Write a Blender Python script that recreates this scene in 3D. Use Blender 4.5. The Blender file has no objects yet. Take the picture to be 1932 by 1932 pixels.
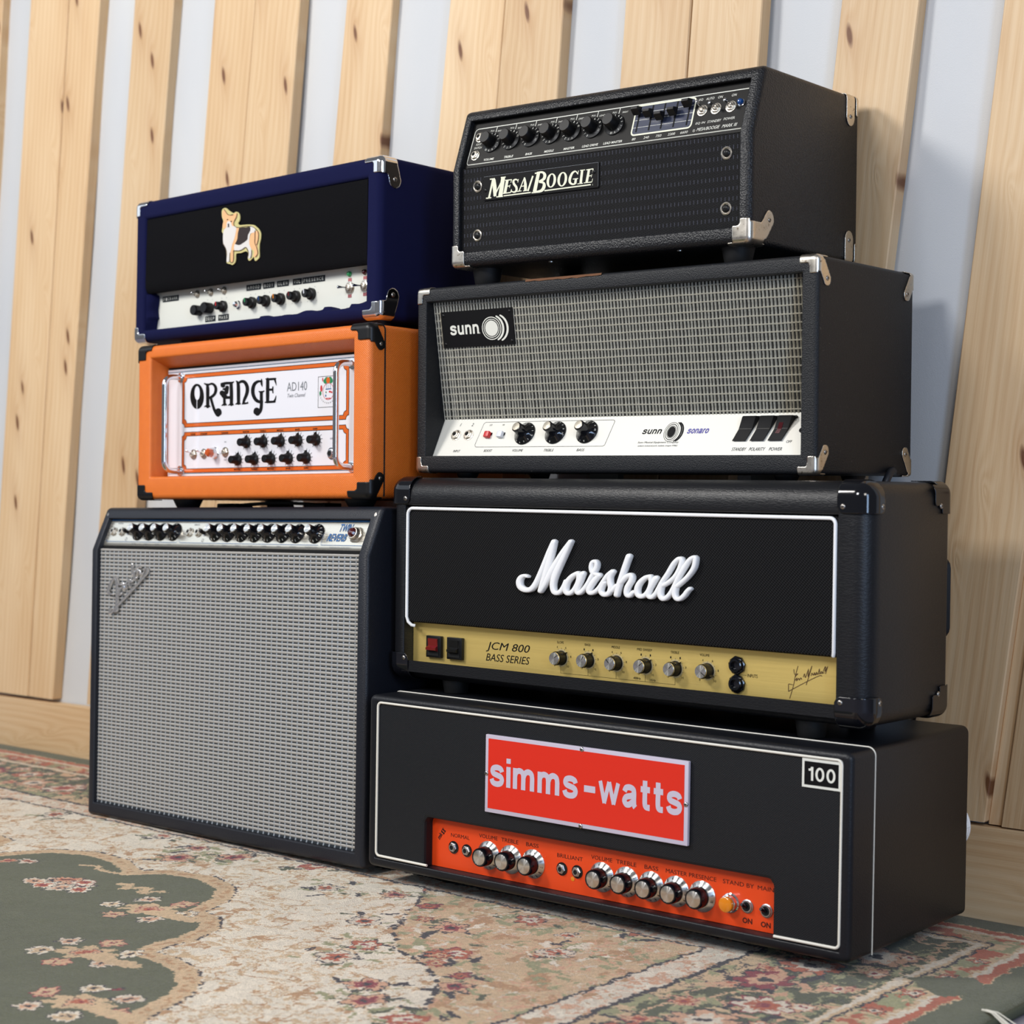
import bpy, math, random
import numpy as np
from mathutils import Vector, Matrix, Euler
random.seed(7); rng = np.random.RandomState(5)
SC = bpy.context.scene; COL = SC.collection

# ---------------- camera, world, lights, exposure ----------------
cam_d = bpy.data.cameras.new('camera'); cam = bpy.data.objects.new('camera', cam_d); COL.objects.link(cam)
CAMP = Vector((1.62016, -1.70035, .525496)); YAW, PIT, ROL = .679049, -.007543, .011885
_F = Vector((-math.sin(YAW)*math.cos(PIT), math.cos(YAW)*math.cos(PIT), math.sin(PIT)))
_r0 = Vector((math.cos(YAW), math.sin(YAW), 0)); _u0 = _r0.cross(_F)
_r = _r0*math.cos(ROL)+_u0*math.sin(ROL); _u = -_r0*math.sin(ROL)+_u0*math.cos(ROL)
cam.matrix_world = Matrix(((_r.x,_u.x,-_F.x,CAMP.x),(_r.y,_u.y,-_F.y,CAMP.y),(_r.z,_u.z,-_F.z,CAMP.z),(0,0,0,1)))
cam_d.sensor_width = 36; cam_d.lens = 3235.82/1932*36; cam_d.clip_start = .05
cam_d.dof.use_dof = True; cam_d.dof.focus_distance = 2.22; cam_d.dof.aperture_fstop = 6.5
SC.camera = cam
w = bpy.data.worlds.new('world'); SC.world = w; w.use_nodes = True
w.node_tree.nodes['Background'].inputs[0].default_value = (.84, .87, .93, 1)
w.node_tree.nodes['Background'].inputs[1].default_value = .20
def area(name, loc, target, sx, sy, power, col):
    l = bpy.data.lights.new(name, 'AREA'); l.shape = 'RECTANGLE'; l.size = sx; l.size_y = sy; l.energy = power; l.color = col
    o = bpy.data.objects.new(name, l); COL.objects.link(o); o.location = loc
    o.rotation_euler = (Vector(target)-Vector(loc)).to_track_quat('-Z', 'Y').to_euler(); return o
area('window_light', (-1.15, -1.85, 2.25), (.1, .1, .55), .56, .56, 54, (1, .97, .93))
area('window_light_left', (-3.05, -1.6, 1.95), (-.6, .2, .8), 3.0, 1.3, 15, (.80, .89, 1))
area('window_light_side', (3.1, -1.9, 1.1), (.6, .1, .5), .5, 1.6, 34, (.48, .68, 1))
area('window_light_rear', (-.1, -3.6, 2.5), (.2, .2, .5), .8, .7, 62, (.96, .97, 1))
area('fill_light_right', (2.9, -2.9, 2.3), (.7, .2, .3), .8, .8, 34, (1, .94, .87))  # added warm fill to brighten the right-hand wall and the cabinets' right sides
SC.view_settings.view_transform = 'Standard'; SC.view_settings.look = 'None'
SC.view_settings.exposure = -0.06; SC.view_settings.gamma = 1; SC.view_settings.use_curve_mapping = False

# ---------------- node helpers / materials ----------------
def lin(c): return tuple((x/255/12.92 if x <= 10 else ((x/255+.055)/1.055)**2.4) for x in c)+(1,)
class NT:
    def __init__(s, m): s.t = m.node_tree; s.b = s.t.nodes['Principled BSDF']; s._o = None
    def n(s, ty, **k):
        q = s.t.nodes.new(ty)
        for a, v in k.items(): setattr(q, a, v)
        return q
    def l(s, a, b): s.t.links.new(a, b)
    def obj(s):
        if not s._o: s._o = s.n('ShaderNodeTexCoord').outputs['Object']
        return s._o
    def mapv(s, sc, src=None, loc=(0,0,0), rot=(0,0,0)):
        m = s.n('ShaderNodeMapping'); m.inputs['Scale'].default_value = sc; m.inputs['Location'].default_value = loc; m.inputs['Rotation'].default_value = rot
        s.l(src or s.obj(), m.inputs[0]); return m.outputs[0]
    def noise(s, vec, scale=5, det=2, rough=.5, dist=0):
        q = s.n('ShaderNodeTexNoise'); s.l(vec, q.inputs['Vector']); q.inputs['Scale'].default_value = scale
        q.inputs['Detail'].default_value = det; q.inputs['Roughness'].default_value = rough; q.inputs['Distortion'].default_value = dist; return q
    def vor(s, vec, scale, feat='F1'):
        q = s.n('ShaderNodeTexVoronoi'); q.feature = feat; s.l(vec, q.inputs['Vector']); q.inputs['Scale'].default_value = scale; return q
    def math(s, op, a, b=None, c=None):
        q = s.n('ShaderNodeMath', operation=op)
        for i, v in enumerate((a, b, c)):
            if v is None: continue
            if isinstance(v, (int, float)): q.inputs[i].default_value = v
            else: s.l(v, q.inputs[i])
        return q.outputs[0]
    def ramp(s, fac, stops):
        q = s.n('ShaderNodeValToRGB'); e = q.color_ramp.elements
        while len(e) < len(stops): e.new(.5)
        for i, (p, c) in enumerate(stops): e[i].position = p; e[i].color = c if len(c) == 4 else lin(c)
        s.l(fac, q.inputs[0]); return q.outputs[0]
    def mix(s, fac, a, b, mode='MIX'):
        q = s.n('ShaderNodeMix', data_type='RGBA', blend_type=mode)
        for i, v in ((0, fac), (6, a), (7, b)):
            if isinstance(v, (int, float)): q.inputs[i].default_value = v
            elif isinstance(v, tuple): q.inputs[i].default_value = v
            else: s.l(v, q.inputs[i])
        return q.outputs[2]
    def sep(s, vec=None):
        q = s.n('ShaderNodeSeparateXYZ'); s.l(vec or s.obj(), q.inputs[0]); return q.outputs
    def bump(s, h, dist, strength=1):
        q = s.n('ShaderNodeBump'); q.inputs['Distance'].default_value = dist; q.inputs['Strength'].default_value = strength
        s.l(h, q.inputs['Height']); s.l(q.outputs[0], s.b.inputs['Normal'])
def mat(name, col=None, rough=.5, metal=0, spec=.5, fn=None, **kw):
    m = bpy.data.materials.new(name); m.use_nodes = True; t = NT(m); b = t.b
    if col: b.inputs['Base Color'].default_value = lin(col)
    b.inputs['Roughness'].default_value = rough; b.inputs['Metallic'].default_value = metal; b.inputs['Specular IOR Level'].default_value = spec
    for k, v in kw.items(): b.inputs[k.replace('_', ' ')].default_value = v
    if fn: fn(t)
    return m
def tolex(cell, dist, strength=.6, speck=0):
    def f(t):
        v = t.vor(t.obj(), 1/cell); n = t.noise(t.obj(), .9/cell, 2)
        h = t.math('ADD', v.outputs['Distance'], t.math('MULTIPLY', n.outputs[0], .6))
        t.bump(h, dist, strength)
        if speck:
            q = t.noise(t.obj(), 260, 3, .7); a = t.b.inputs['Base Color'].default_value[:]
            t.l(t.mix(t.ramp(q.outputs[0], [(.68, (0,0,0,1)), (.74, (1,1,1,1))]), tuple(a), lin((96, 92, 88))), t.b.inputs['Base Color'])
    return f
def levant(t):
    n = t.noise(t.obj(), 90, 3, .6)
    wv = t.n('ShaderNodeVectorMath', operation='MULTIPLY_ADD'); t.l(n.outputs[1], wv.inputs[0]); wv.inputs[1].default_value = (.006,)*3; t.l(t.mapv((.45, .45, 1.5)), wv.inputs[2])
    v = t.vor(wv.outputs[0], 230, 'DISTANCE_TO_EDGE')
    h = t.math('MINIMUM', v.outputs['Distance'], .16)
    t.bump(h, .0018, .30)
def weave(k, dist, strength=.5, col2=None):
    def f(t):
        s = t.sep(); a = t.math('ADD', s[0], s[1])
        sx = t.math('SINE', t.math('MULTIPLY', a, 6.2832/k)); sz = t.math('SINE', t.math('MULTIPLY', s[2], 6.2832/(k*.8)))
        n = t.noise(t.obj(), 700, 2)
        h = t.math('ADD', t.math('MULTIPLY', sx, sz), t.math('MULTIPLY', n.outputs[0], 1.6)); t.bump(h, dist, strength)
        if col2:
            q = t.noise(t.obj(), 60, 4, .6)
            t.l(t.mix(q.outputs[0], t.b.inputs['Base Color'].default_value[:], lin(col2)), t.b.inputs['Base Color'])
    return f
def cloth_fine(cols, k):
    def f(t):
        s = t.sep(); a = t.math('SINE', t.math('MULTIPLY', t.math('ADD', s[0], t.math('MULTIPLY', s[2], .25)), 6.2832/k)); c = t.math('SINE', t.math('MULTIPLY', s[2], 6.2832/(k*.9)))
        h = t.math('MULTIPLY', a, c); t.bump(h, .0006, .8)
        t.l(t.ramp(t.math('MULTIPLY_ADD', h, .5, .5), [(.3, cols[0]), (.95, cols[1])]), t.b.inputs['Base Color'])
    return f
def brushed(t):
    n = t.noise(t.mapv((9, 40, 900)), 1, 2); t.l(t.math('MULTIPLY_ADD', n.outputs[0], .22, t.b.inputs['Roughness'].default_value-.08), t.b.inputs['Roughness']); t.bump(n.outputs[0], .0002, .25)
def spun(t):
    g = t.n('ShaderNodeTangent'); g.direction_type = 'RADIAL'; g.axis = 'Z'; t.l(g.outputs[0], t.b.inputs['Tangent']); t.b.inputs['Anisotropic'].default_value = .9; t.b.inputs['Anisotropic Rotation'].default_value = .25
def cornerwear(t):
    n = t.noise(t.obj(), 160, 4, .65); base = t.b.inputs['Base Color'].default_value[:]
    t.l(t.mix(t.ramp(n.outputs[0], [(.60, (0,0,0,1)), (.70, (1,1,1,1))]), base, lin((120, 100, 80))), t.b.inputs['Base Color'])
    t.l(t.math('MULTIPLY_ADD', t.noise(t.obj(), 60, 2).outputs[0], .35, .12), t.b.inputs['Roughness'])
def fabric(k, d=.0003):
    def f(t):
        s = t.sep(); h = t.math('ADD', t.math('SINE', t.math('MULTIPLY', t.math('ADD', s[0], s[1]), 6.2832/k)), t.math('SINE', t.math('MULTIPLY', s[2], 6.2832/k)))
        n = t.noise(t.obj(), 28, 3); t.bump(t.math('ADD', h, t.math('MULTIPLY', n.outputs[0], 14)), d, .5)
    return f
def pine(t):
    oi = t.n('ShaderNodeObjectInfo'); cb = t.n('ShaderNodeCombineXYZ')
    t.l(t.math('MULTIPLY', oi.outputs['Random'], 7.3), cb.inputs[0]); t.l(t.math('MULTIPLY', oi.outputs['Random'], 31.7), cb.inputs[2])
    ad = t.n('ShaderNodeVectorMath', operation='ADD'); t.l(t.obj(), ad.inputs[0]); t.l(cb.outputs[0], ad.inputs[1]); P = ad.outputs[0]
    q0 = t.sep(P); cx_ = t.n('ShaderNodeCombineXYZ'); t.l(t.math('MULTIPLY', q0[0], 10.5), cx_.inputs[0]); t.l(t.math('MULTIPLY', t.math('ADD', q0[2], t.math('MULTIPLY', q0[0], 1.7)), 5.6), cx_.inputs[1])
    kn = t.vor(cx_.outputs[0], 1); kn.voronoi_dimensions = '2D'; kd = kn.outputs['Distance']
    prox = t.math('EXPONENT', t.math('MULTIPLY', kd, -9))
    wob = t.noise(t.mapv((3, 3, .8), P), 1, 3)
    s = t.sep(P)
    ph = t.math('ADD', t.math('MULTIPLY', s[0], 430), t.math('ADD', t.math('MULTIPLY', wob.outputs[0], 38), t.math('MULTIPLY', prox, 16)))
    ring = t.math('MULTIPLY_ADD', t.math('SINE', ph), .5, .5)
    fine = t.noise(t.mapv((420, 420, 6), P), 1, 3, .6)
    big = t.noise(t.mapv((9, 9, 1.3), P), 1, 3)
    f = t.math('ADD', t.math('MULTIPLY', ring, .10), t.math('ADD', t.math('MULTIPLY', fine.outputs[0], .34), t.math('MULTIPLY', big.outputs[0], .62)))
    c = t.ramp(f, [(.30, (228, 201, 163)), (.58, (213, 179, 136)), (.85, (186, 141, 94))])
    hsv = t.n('ShaderNodeHueSaturation'); t.l(c, hsv.inputs['Color']); t.l(t.math('MULTIPLY_ADD', oi.outputs['Random'], .16, .92), hsv.inputs['Value'])
    spot = t.ramp(t.math('ADD', kd, t.math('MULTIPLY', t.noise(t.mapv((30, 30, 12), P), 1, 2).outputs[0], .05)), [(.062, (1,1,1,1)), (.105, (0,0,0,1))])
    gate = t.math('GREATER_THAN', t.sep(kn.outputs['Color'])[0], .42)
    c2 = t.mix(t.math('MULTIPLY', t.math('MULTIPLY', t.math('EXPONENT', t.math('MULTIPLY', kd, -7)), .55), gate), hsv.outputs[0], lin((170, 118, 70)))
    c3 = t.mix(t.math('MULTIPLY', spot, gate), c2, lin((112, 70, 40)))
    t.l(c3, t.b.inputs['Base Color']); t.bump(t.math('ADD', fine.outputs[0], t.math('MULTIPLY', ring, .5)), .0006, .5)
def membrane(t):
    n = t.noise(t.mapv((1, 1, 1)), 700, 2); b = t.noise(t.mapv((2.5, 2.5, .8)), 2, 3)
    t.l(t.ramp(b.outputs[0], [(.3, (196, 199, 203)), (.7, (208, 209, 209))]), t.b.inputs['Base Color'])
    t.bump(t.math('ADD', n.outputs[0], t.math('MULTIPLY', b.outputs[0], 10)), .0008, .35)

MT = dict(
 tolex_black=mat('tolex_black', (18, 19, 23), .42, spec=.38, fn=tolex(.0021, .0009, .6)),
 tolex_sunn=mat('tolex_worn', (21, 23, 27), .50, spec=.32, fn=tolex(.0013, .0006, .6, 1)),
 tolex_fender=mat('tolex_blueblack', (22, 25, 34), .42, spec=.4, fn=tolex(.0014, .0005, .4)),
 levant=mat('levant_black', (17, 18, 22), .40, spec=.36, fn=levant),
 weave_black=mat('basket_black', (21, 23, 27), .5, spec=.3, fn=weave(.0034, .0005, .22)),
 frame_black=mat('frame_black', (17, 19, 25), .42, spec=.35, fn=tolex(.0018, .0004, .35)),
 weave_orange=mat('basket_orange', (228, 120, 40), .42, fn=weave(.0040, .0006, .35, (214, 106, 32))),
 navy=mat('navy_fabric', (15, 19, 60), .9, spec=.15, fn=fabric(.0012)),
 blackcloth=mat('black_cloth', (12, 12, 15), .95, spec=.1, fn=fabric(.0014)),
 marsh_cloth=mat('black_basket_cloth', (16, 16, 18), .8, spec=.15, fn=cloth_fine(((7, 7, 8), (36, 36, 38)), .0042)),
 chrome=mat('chrome', (225, 225, 228), .10, 1), logochrome=mat('logo_chrome', (236, 234, 232), .22, .9), nickel=mat('worn_nickel', (215, 208, 196), .25, 1, fn=cornerwear),
 steel=mat('steel', (190, 190, 192), .28, 1), zinc=mat('zinc_screw', (170, 165, 158), .35, 1),
 plastic=mat('black_plastic', (12, 12, 14), .38, spec=.35), matte=mat('matte_black', (12, 12, 14), .6, spec=.2), gloss=mat('gloss_black_plastic', (14, 15, 20), .10), rubber=mat('rubber', (12, 12, 13), .6),
 hole=mat('dark_hole', (4, 4, 4), .9), pipe=mat('cream_piping', (226, 222, 210), .45), white=mat('white_plastic', (240, 241, 242), .35),
 cream=mat('cream_panel', (226, 224, 214), .38), bluecream=mat('white_panel', (214, 215, 206), .5, spec=.3), whitegloss=mat('white_gloss_panel', (232, 232, 238), .06, Coat_Weight=1.0, Coat_Roughness=.02),
 gold=mat('brushed_gold', (238, 208, 124), .36, .62, fn=brushed), silver=mat('brushed_silver', (224, 219, 206), .24, .9, fn=brushed),
 capmetal=mat('dull_nickel', (165, 160, 148), .28, 1), spun=mat('spun_aluminium', (222, 220, 216), .26, 1, fn=spun), orangepanel=mat('orange_red_panel', (226, 70, 22), .32), red=mat('sign_red', (218, 45, 28), .30),
 lilac=mat('sign_silver_grey', (196, 188, 204), .32), ink=mat('ink_black', (12, 12, 14), .6, spec=.15), inkbrown=mat('ink_brown', (70, 44, 18), .5), inkwhite=mat('print_white', (222, 222, 212), .5),
 inkcream=mat('print_cream', (224, 224, 200), .5), inkgrey=mat('print_grey', (112, 116, 122), .5), inkblue=mat('print_blue', (30, 92, 150), .5), inkteal=mat('print_teal', (40, 84, 112), .5), inkviolet=mat('print_violet', (72, 66, 150), .5),
 inkorange=mat('print_orange', (214, 98, 16), .3, Coat_Weight=.8), inkred=mat('print_red', (196, 50, 52), .4), inkgreen=mat('print_green', (30, 128, 78), .4), inkdk=mat('print_dark', (50, 14, 8), .5),
 eqpanel=mat('eq_panel', (50, 56, 76), .25), mesapanel=mat('mesa_panel_black', (15, 14, 13), .45, spec=.2),
 redlens=mat('red_lens', (112, 6, 14), .12, Coat_Weight=1.), darkred=mat('dark_red_lens', (70, 6, 12), .1, Coat_Weight=1.), amber=mat('amber_lens', (222, 130, 10), .15, Coat_Weight=1.), bluelens=mat('blue_lens', (10, 66, 130), .1, Coat_Weight=1.), greenlens=mat('green_lens', (40, 150, 84), .15, Coat_Weight=1.), whitecap=mat('white_cap', (220, 222, 228), .35), redcap=mat('red_cap', (196, 22, 28), .35),
 dymo=mat('dymo_tape', (7, 18, 26), .5, spec=.25), tan=mat('patch_tan', (226, 176, 128), .9), olive=mat('patch_olive', (196, 186, 128), .9), patchwhite=mat('patch_white', (212, 208, 204), .9), patchdark=mat('patch_dark', (44, 34, 34), .9),
 clothbase_s=mat('grille_base_sunn', (50, 48, 44), .8, spec=.2, fn=cloth_fine(((20, 20, 19), (82, 81, 76)), .0018)), thread_s=mat('silver_thread', (220, 216, 202), .35, .15),
 clothbase_f=mat('grille_base_blue', (48, 56, 64), .8, spec=.2, fn=cloth_fine(((34, 42, 50), (84, 90, 94)), .0020)), thread_f=mat('silver_thread_pale', (168, 164, 158), .45, .05), thread_f2=mat('blue_grey_thread', (166, 170, 172), .42, .05),
 pine=mat('pine', (215, 180, 130), .55, fn=pine), membrane=mat('membrane', (200, 206, 214), .75, fn=membrane), woodwear=mat('worn_edge_wood', (104, 66, 38), .8), bracket=mat('bracket_grey', (70, 68, 62), .5),
 floor=mat('floor_carpet', (150, 146, 156), .95, fn=fabric(.003, .0008)), cable=mat('cable_black', (22, 26, 34), .5), cord=mat('green_binding', (66, 72, 58), .85), fringe=mat('fringe_cream', (215, 210, 196), .9))
def wicker(t):
    s = t.sep(); a = t.math('FRACT', t.math('MULTIPLY', s[0], 1/.0057)); b = t.math('FRACT', t.math('MULTIPLY', s[2], 1/.0126))
    nx = t.noise(t.obj(), 300, 2)
    ta = t.math('LESS_THAN', t.math('ABSOLUTE', t.math('SUBTRACT', a, .5)), .11); tb = t.math('LESS_THAN', t.math('ABSOLUTE', t.math('SUBTRACT', b, .5)), .20)
    k = t.math('MULTIPLY', t.math('MULTIPLY', ta, tb), t.math('MULTIPLY_ADD', nx.outputs[0], 1.2, .2))
    t.l(t.mix(t.math('MINIMUM', k, 1.0), lin((12, 12, 15)), lin((66, 68, 80))), t.b.inputs['Base Color'])
    w1 = t.math('SINE', t.math('MULTIPLY', s[0], 6.2832/.0057)); w2 = t.math('SINE', t.math('MULTIPLY', s[2], 6.2832/.0021))
    t.bump(t.math('ADD', t.math('MULTIPLY', w1, w2), k), .0006, .7)
MT['wicker'] = mat('wicker_cloth', (12, 12, 15), .6, spec=.25, fn=wicker)

# ---------------- mesh helpers (all part coordinates in millimetres) ----------------
S = .001
class MB:
    def __init__(s): s.v = []; s.f = []; s.m = []
    def add(s, vs, fs, mi=0):
        o = len(s.v); s.v += [tuple(v) for v in vs]; s.f += [tuple(i+o for i in f) for f in fs]; s.m += [mi]*len(fs)
    def box(s, x0, x1, y0, y1, z0, z1, mi=0, b=0):
        if b <= 0:
            s.add([(x, y, z) for x in (x0, x1) for y in (y0, y1) for z in (z0, z1)], [(0,1,3,2),(4,6,7,5),(0,4,5,1),(2,3,7,6),(0,2,6,4),(1,5,7,3)], mi); return
        rings = []
        for y, i in ((y1, b), (y1-b, 0), (y0+b, 0), (y0+b*.3, b*.3), (y0, b)): rings.append([(x, y, z) for x, z in rrect(x0+i, x1-i, z0+i, z1-i, max(b-i, .05)+.2, 3)])
        s.loft(rings, True, True, mi)
    def loft(s, rings, c0=False, c1=False, mi=0, close=True):
        n = len(rings[0]); o = len(s.v)
        for r in rings: s.v += [tuple(p) for p in r]
        fs = []
        for k in range(len(rings)-1):
            for i in range(n if close else n-1):
                j = (i+1) % n; fs.append((o+k*n+i, o+k*n+j, o+(k+1)*n+j, o+(k+1)*n+i))
        if c0: fs.append(tuple(o+i for i in range(n))[::-1])
        if c1: fs.append(tuple(o+(len(rings)-1)*n+i for i in range(n)))
        s.f += fs; s.m += [mi]*len(fs)
    def lathe(s, prof, n=24, mi=0, hexn=None):
        s.loft([[(r*math.cos(2*math.pi*i/n), r*math.sin(2*math.pi*i/n), z) for i in range(n)] for r, z in prof], False, True, mi)
    def tube(s, pts, r, n=8, mi=0, cap=True):
        pts = [Vector(p) for p in pts]; rings = []; up = None
        for i, p in enumerate(pts):
            d = (pts[min(i+1, len(pts)-1)]-pts[max(i-1, 0)]).normalized()
            if up is None: up = d.orthogonal().normalized()
            up = (up-d*up.dot(d)).normalized(); q = d.cross(up); rr = r[i] if isinstance(r, (list, tuple)) else r
            rings.append([p+up*rr*math.cos(2*math.pi*k/n)+q*rr*math.sin(2*math.pi*k/n) for k in range(n)])
        s.loft(rings, cap, cap, mi)
    def xf(s, fn): s.v = [fn(v) for v in s.v]; return s
    def mesh(s, name, mats, smooth=None):
        me = bpy.data.meshes.new(name); me.from_pydata([(a*S, b*S, c*S) for a, b, c in s.v], [], s.f); me.update()
        for m in (mats if isinstance(mats, (list, tuple)) else [mats]): me.materials.append(MT[m] if isinstance(m, str) else m)
        if any(s.m): me.polygons.foreach_set('material_index', s.m)
        if smooth:
            import bmesh
            bm = bmesh.new(); bm.from_mesh(me); bmesh.ops.recalc_face_normals(bm, faces=bm.faces); bm.to_mesh(me); bm.free()
            me.polygons.foreach_set('use_smooth', [True]*len(me.polygons)); me.set_sharp_from_angle(angle=math.radians(smooth))
        return me
    def build(s, name, mats, parent=None, smooth=None, label=None, kind=None): return link(name, s.mesh(name, mats, smooth), parent, None, label, kind)
def link(name, me, parent=None, mw=None, label=None, kind=None):
    o = bpy.data.objects.new(name, me); COL.objects.link(o)
    if parent: o.parent = parent
    if mw is not None: o.matrix_local = mw
    if label: o['label'] = label
    if kind: o['kind'] = kind
    return o
def rrect(x0, x1, z0, z1, r, n=5, zs=()):
    """rounded rectangle loop; zs = extra levels on both vertical sides"""
    r = max(min(r, (x1-x0)/2-.01, (z1-z0)/2-.01), .02); P = []
    def arc(cx, cz, a0):
        for i in range(n+1):
            a = a0+math.pi/2*i/n; P.append((cx+r*math.cos(a), cz+r*math.sin(a)))
    arc(x0+r, z0+r, math.pi); arc(x1-r, z0+r, 1.5*math.pi)
    for z in zs: P.append((x1, z))
    arc(x1-r, z1-r, 0); arc(x0+r, z1-r, math.pi/2)
    for z in reversed(zs): P.append((x0, z))
    return P
class Fr:
    """panel plane: passes (y0,z0), dy/dz = m; out = towards the viewer"""
    def __init__(s, y0, z0=0, m=0.):
        s.y0, s.z0, s.m = y0, z0, m; k = math.sqrt(1+m*m); s.N = Vector((0, -1/k, m/k)); s.U = Vector((0, m/k, 1/k)); s.X = Vector((1, 0, 0)); s.k = k
    def p(s, x, z, o=0): return Vector((x, s.y0+(z-s.z0)*s.m, z))+s.N*o
    def mw(s, x, z, o=0, rot=0, sc=1):
        p = s.p(x, z, o)*S; m = Matrix(((s.X.x, s.U.x, s.N.x, 0), (s.X.y, s.U.y, s.N.y, 0), (s.X.z, s.U.z, s.N.z, 0), (0, 0, 0, 1)))
        return Matrix.Translation(p) @ m @ Matrix.Rotation(rot, 4, 'Z') @ Matrix.Scale(sc, 4)
def case(w, h, d, inn, rf=8, Rc=8, ri=2, rec=22, slant=None, rb=4, inn2=None):
    """amp shell with a front opening: inn=(x0,x1,z0,z1)"""
    x0, x1, z0, z1 = inn; zs = (slant[0],) if slant else (); mb = MB(); rings = []
    def ring(a, b, c, e, r, y, wt=1):
        L = []
        for x, z in rrect(a, b, c, e, r, 5, zs):
            yy = y
            if slant and z > slant[0]: yy = y+wt*slant[1]*(z-slant[0])/(h-slant[0])
            L.append((x, yy, z))
        rings.append(L)
    ring(rb, w-rb, rb, h-rb, max(Rc-rb, 1), d, 0); ring(rb*.3, w-rb*.3, rb*.3, h-rb*.3, Rc, d-rb*.3, 0); ring(0, w, 0, h, Rc, d-rb, 0)
    for i in range(6):
        a = math.pi/2*i/5; t = rf*(1-math.cos(a)); ring(t, w-t, t, h-t, max(Rc-t, .6), rf*(1-math.sin(a)))
    for i in range(4):
        a = math.pi/2*i/3; t = ri*(1-math.sin(a)); ring(x0-t, x1+t, z0-t, z1+t, 1.2, ri*(1-math.cos(a)))
    if inn2: x0, x1, z0, z1 = inn2
    ring(x0, x1, z0, z1, 1.2, rec)
    mb.loft(rings, True, True); return mb
def smoothpts(pts, k=4, closed=False):
    P = [np.array(p, float) for p in pts]; n = len(P); out = []
    for i in range(n if closed else n-1):
        a, b, c, e = (P[(i-1) % n], P[i], P[(i+1) % n], P[(i+2) % n]) if closed else (P[max(i-1, 0)], P[i], P[i+1], P[min(i+2, n-1)])
        for j in range(k):
            t = j/k; out.append(.5*((2*b)+(c-a)*t+(2*a-5*b+4*c-e)*t*t+(3*b-a-3*c+e)*t**3))
    if not closed: out.append(P[-1])
    return out
def hmap(H, tz=None):
    a = H
    def f(x, y):
        x /= 1000; y /= 1000; q = a[6]*x+a[7]*y+1; X = (a[0]*x+a[1]*y+a[2])/q; Z = (a[3]*x+a[4]*y+a[5])/q
        return (X, tz(X, Z)) if tz else (X, Z)
    return f
_fsc = 0
def flat_stroke(mb, fr, pts, out, f=lambda x, y: (x, y), half=.5, k=3, mi=0, caps=True):
    P = smoothpts(pts, k) if len(pts) > 2 else [np.array(p, float) for p in pts]; L = []; R = []
    for i, p in enumerate(P):
        d = P[min(i+1, len(P)-1)][:2]-P[max(i-1, 0)][:2]; d /= (np.linalg.norm(d)+1e-9); n = np.array((-d[1], d[0])); h = max(p[2], .01)*half
        L.append(p[:2]+n*h); R.append(p[:2]-n*h)
    global _fsc; _fsc = (_fsc+1) % 9; out = out+_fsc*.012
    if caps:
        d1 = P[-1][:2]-P[-2][:2]; d0 = P[0][:2]-P[1][:2]
    vs = [fr.p(*f(*q), out) for q in L]+[fr.p(*f(*q), out) for q in R]; n = len(L)
    mb.add(vs, [(i, i+1, n+i+1, n+i) for i in range(n-1)], mi)
    if caps:
        for c, h, d in ((P[0][:2], P[0][2]*half, d0), (P[-1][:2], P[-1][2]*half, d1)):
            a0 = math.atan2(d[1], d[0]); pp = [c+h*np.array((math.cos(a0+t), math.sin(a0+t))) for t in (-1.57, -1.05, -.52, 0, .52, 1.05, 1.57)]
            mb.add([fr.p(*f(*q), out) for q in pp], [tuple(range(7))], mi)
def tube_stroke(mb, fr, pts, f, rad, depth, base, k=4, n=10):
    """raised, rounded lettering stroke: half-round bead standing proud of the panel"""
    P = smoothpts(pts, k) if len(pts) > 2 else [np.array(p, float) for p in pts]
    def ringat(p, d, sc=1., sh=0):
        nn = np.array((-d[1], d[0])); h = p[2]*rad*sc; R = []
        for j in range(n):
            a = 2*math.pi*j/n; c, s_ = math.cos(a), math.sin(a); q = p[:2]+d*sh*p[2]*rad+nn*h*np.sign(c)*abs(c)**.62; R.append(fr.p(*f(*q), base+depth*sc*np.sign(s_)*abs(s_)**.42))
        return R
    rings = []
    for i, p in enumerate(P):
        d = P[min(i+1, len(P)-1)][:2]-P[max(i-1, 0)][:2]; d /= (np.linalg.norm(d)+1e-9)
        if i == 0: rings += [ringat(p, d, .35, -.9), ringat(p, d, .8, -.55)]
        rings.append(ringat(p, d))
        if i == len(P)-1: rings += [ringat(p, d, .8, .55), ringat(p, d, .35, .9)]
    mb.loft(rings, True, True)
def poly(mb, fr, pts, out, f=lambda x, y: (x, y), mi=0):
    mb.add([fr.p(*f(*q[:2]), out) for q in pts], [tuple(range(len(pts)))], mi)
def ring2(mb, fr, A, B, out, f=lambda x, y: (x, y), mi=0):
    n = len(A); mb.add([fr.p(*f(*q[:2]), out) for q in A]+[fr.p(*f(*q[:2]), out) for q in B], [(i, (i+1) % n, n+(i+1) % n, n+i) for i in range(n)], mi)
def ell(cx, cz, rx, rz, n=32, sl=0): return [(cx+rx*math.cos(2*math.pi*i/n)+sl*rz*math.sin(2*math.pi*i/n), cz+rz*math.sin(2*math.pi*i/n)) for i in range(n)]
def line(mb, fr, pts, wd, out, mi=0):
    for a, b in zip(pts[:-1], pts[1:]):
        d = Vector(b)-Vector(a); d.normalize(); n = Vector((-d.y, d.x))*wd/2; e = d*wd/2
        mb.add([fr.p(*(Vector(a)-e+n), out), fr.p(*(Vector(a)-e-n), out), fr.p(*(Vector(b)+e-n), out), fr.p(*(Vector(b)+e+n), out)], [(0, 1, 2, 3)], mi)
_tc = {}
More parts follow.
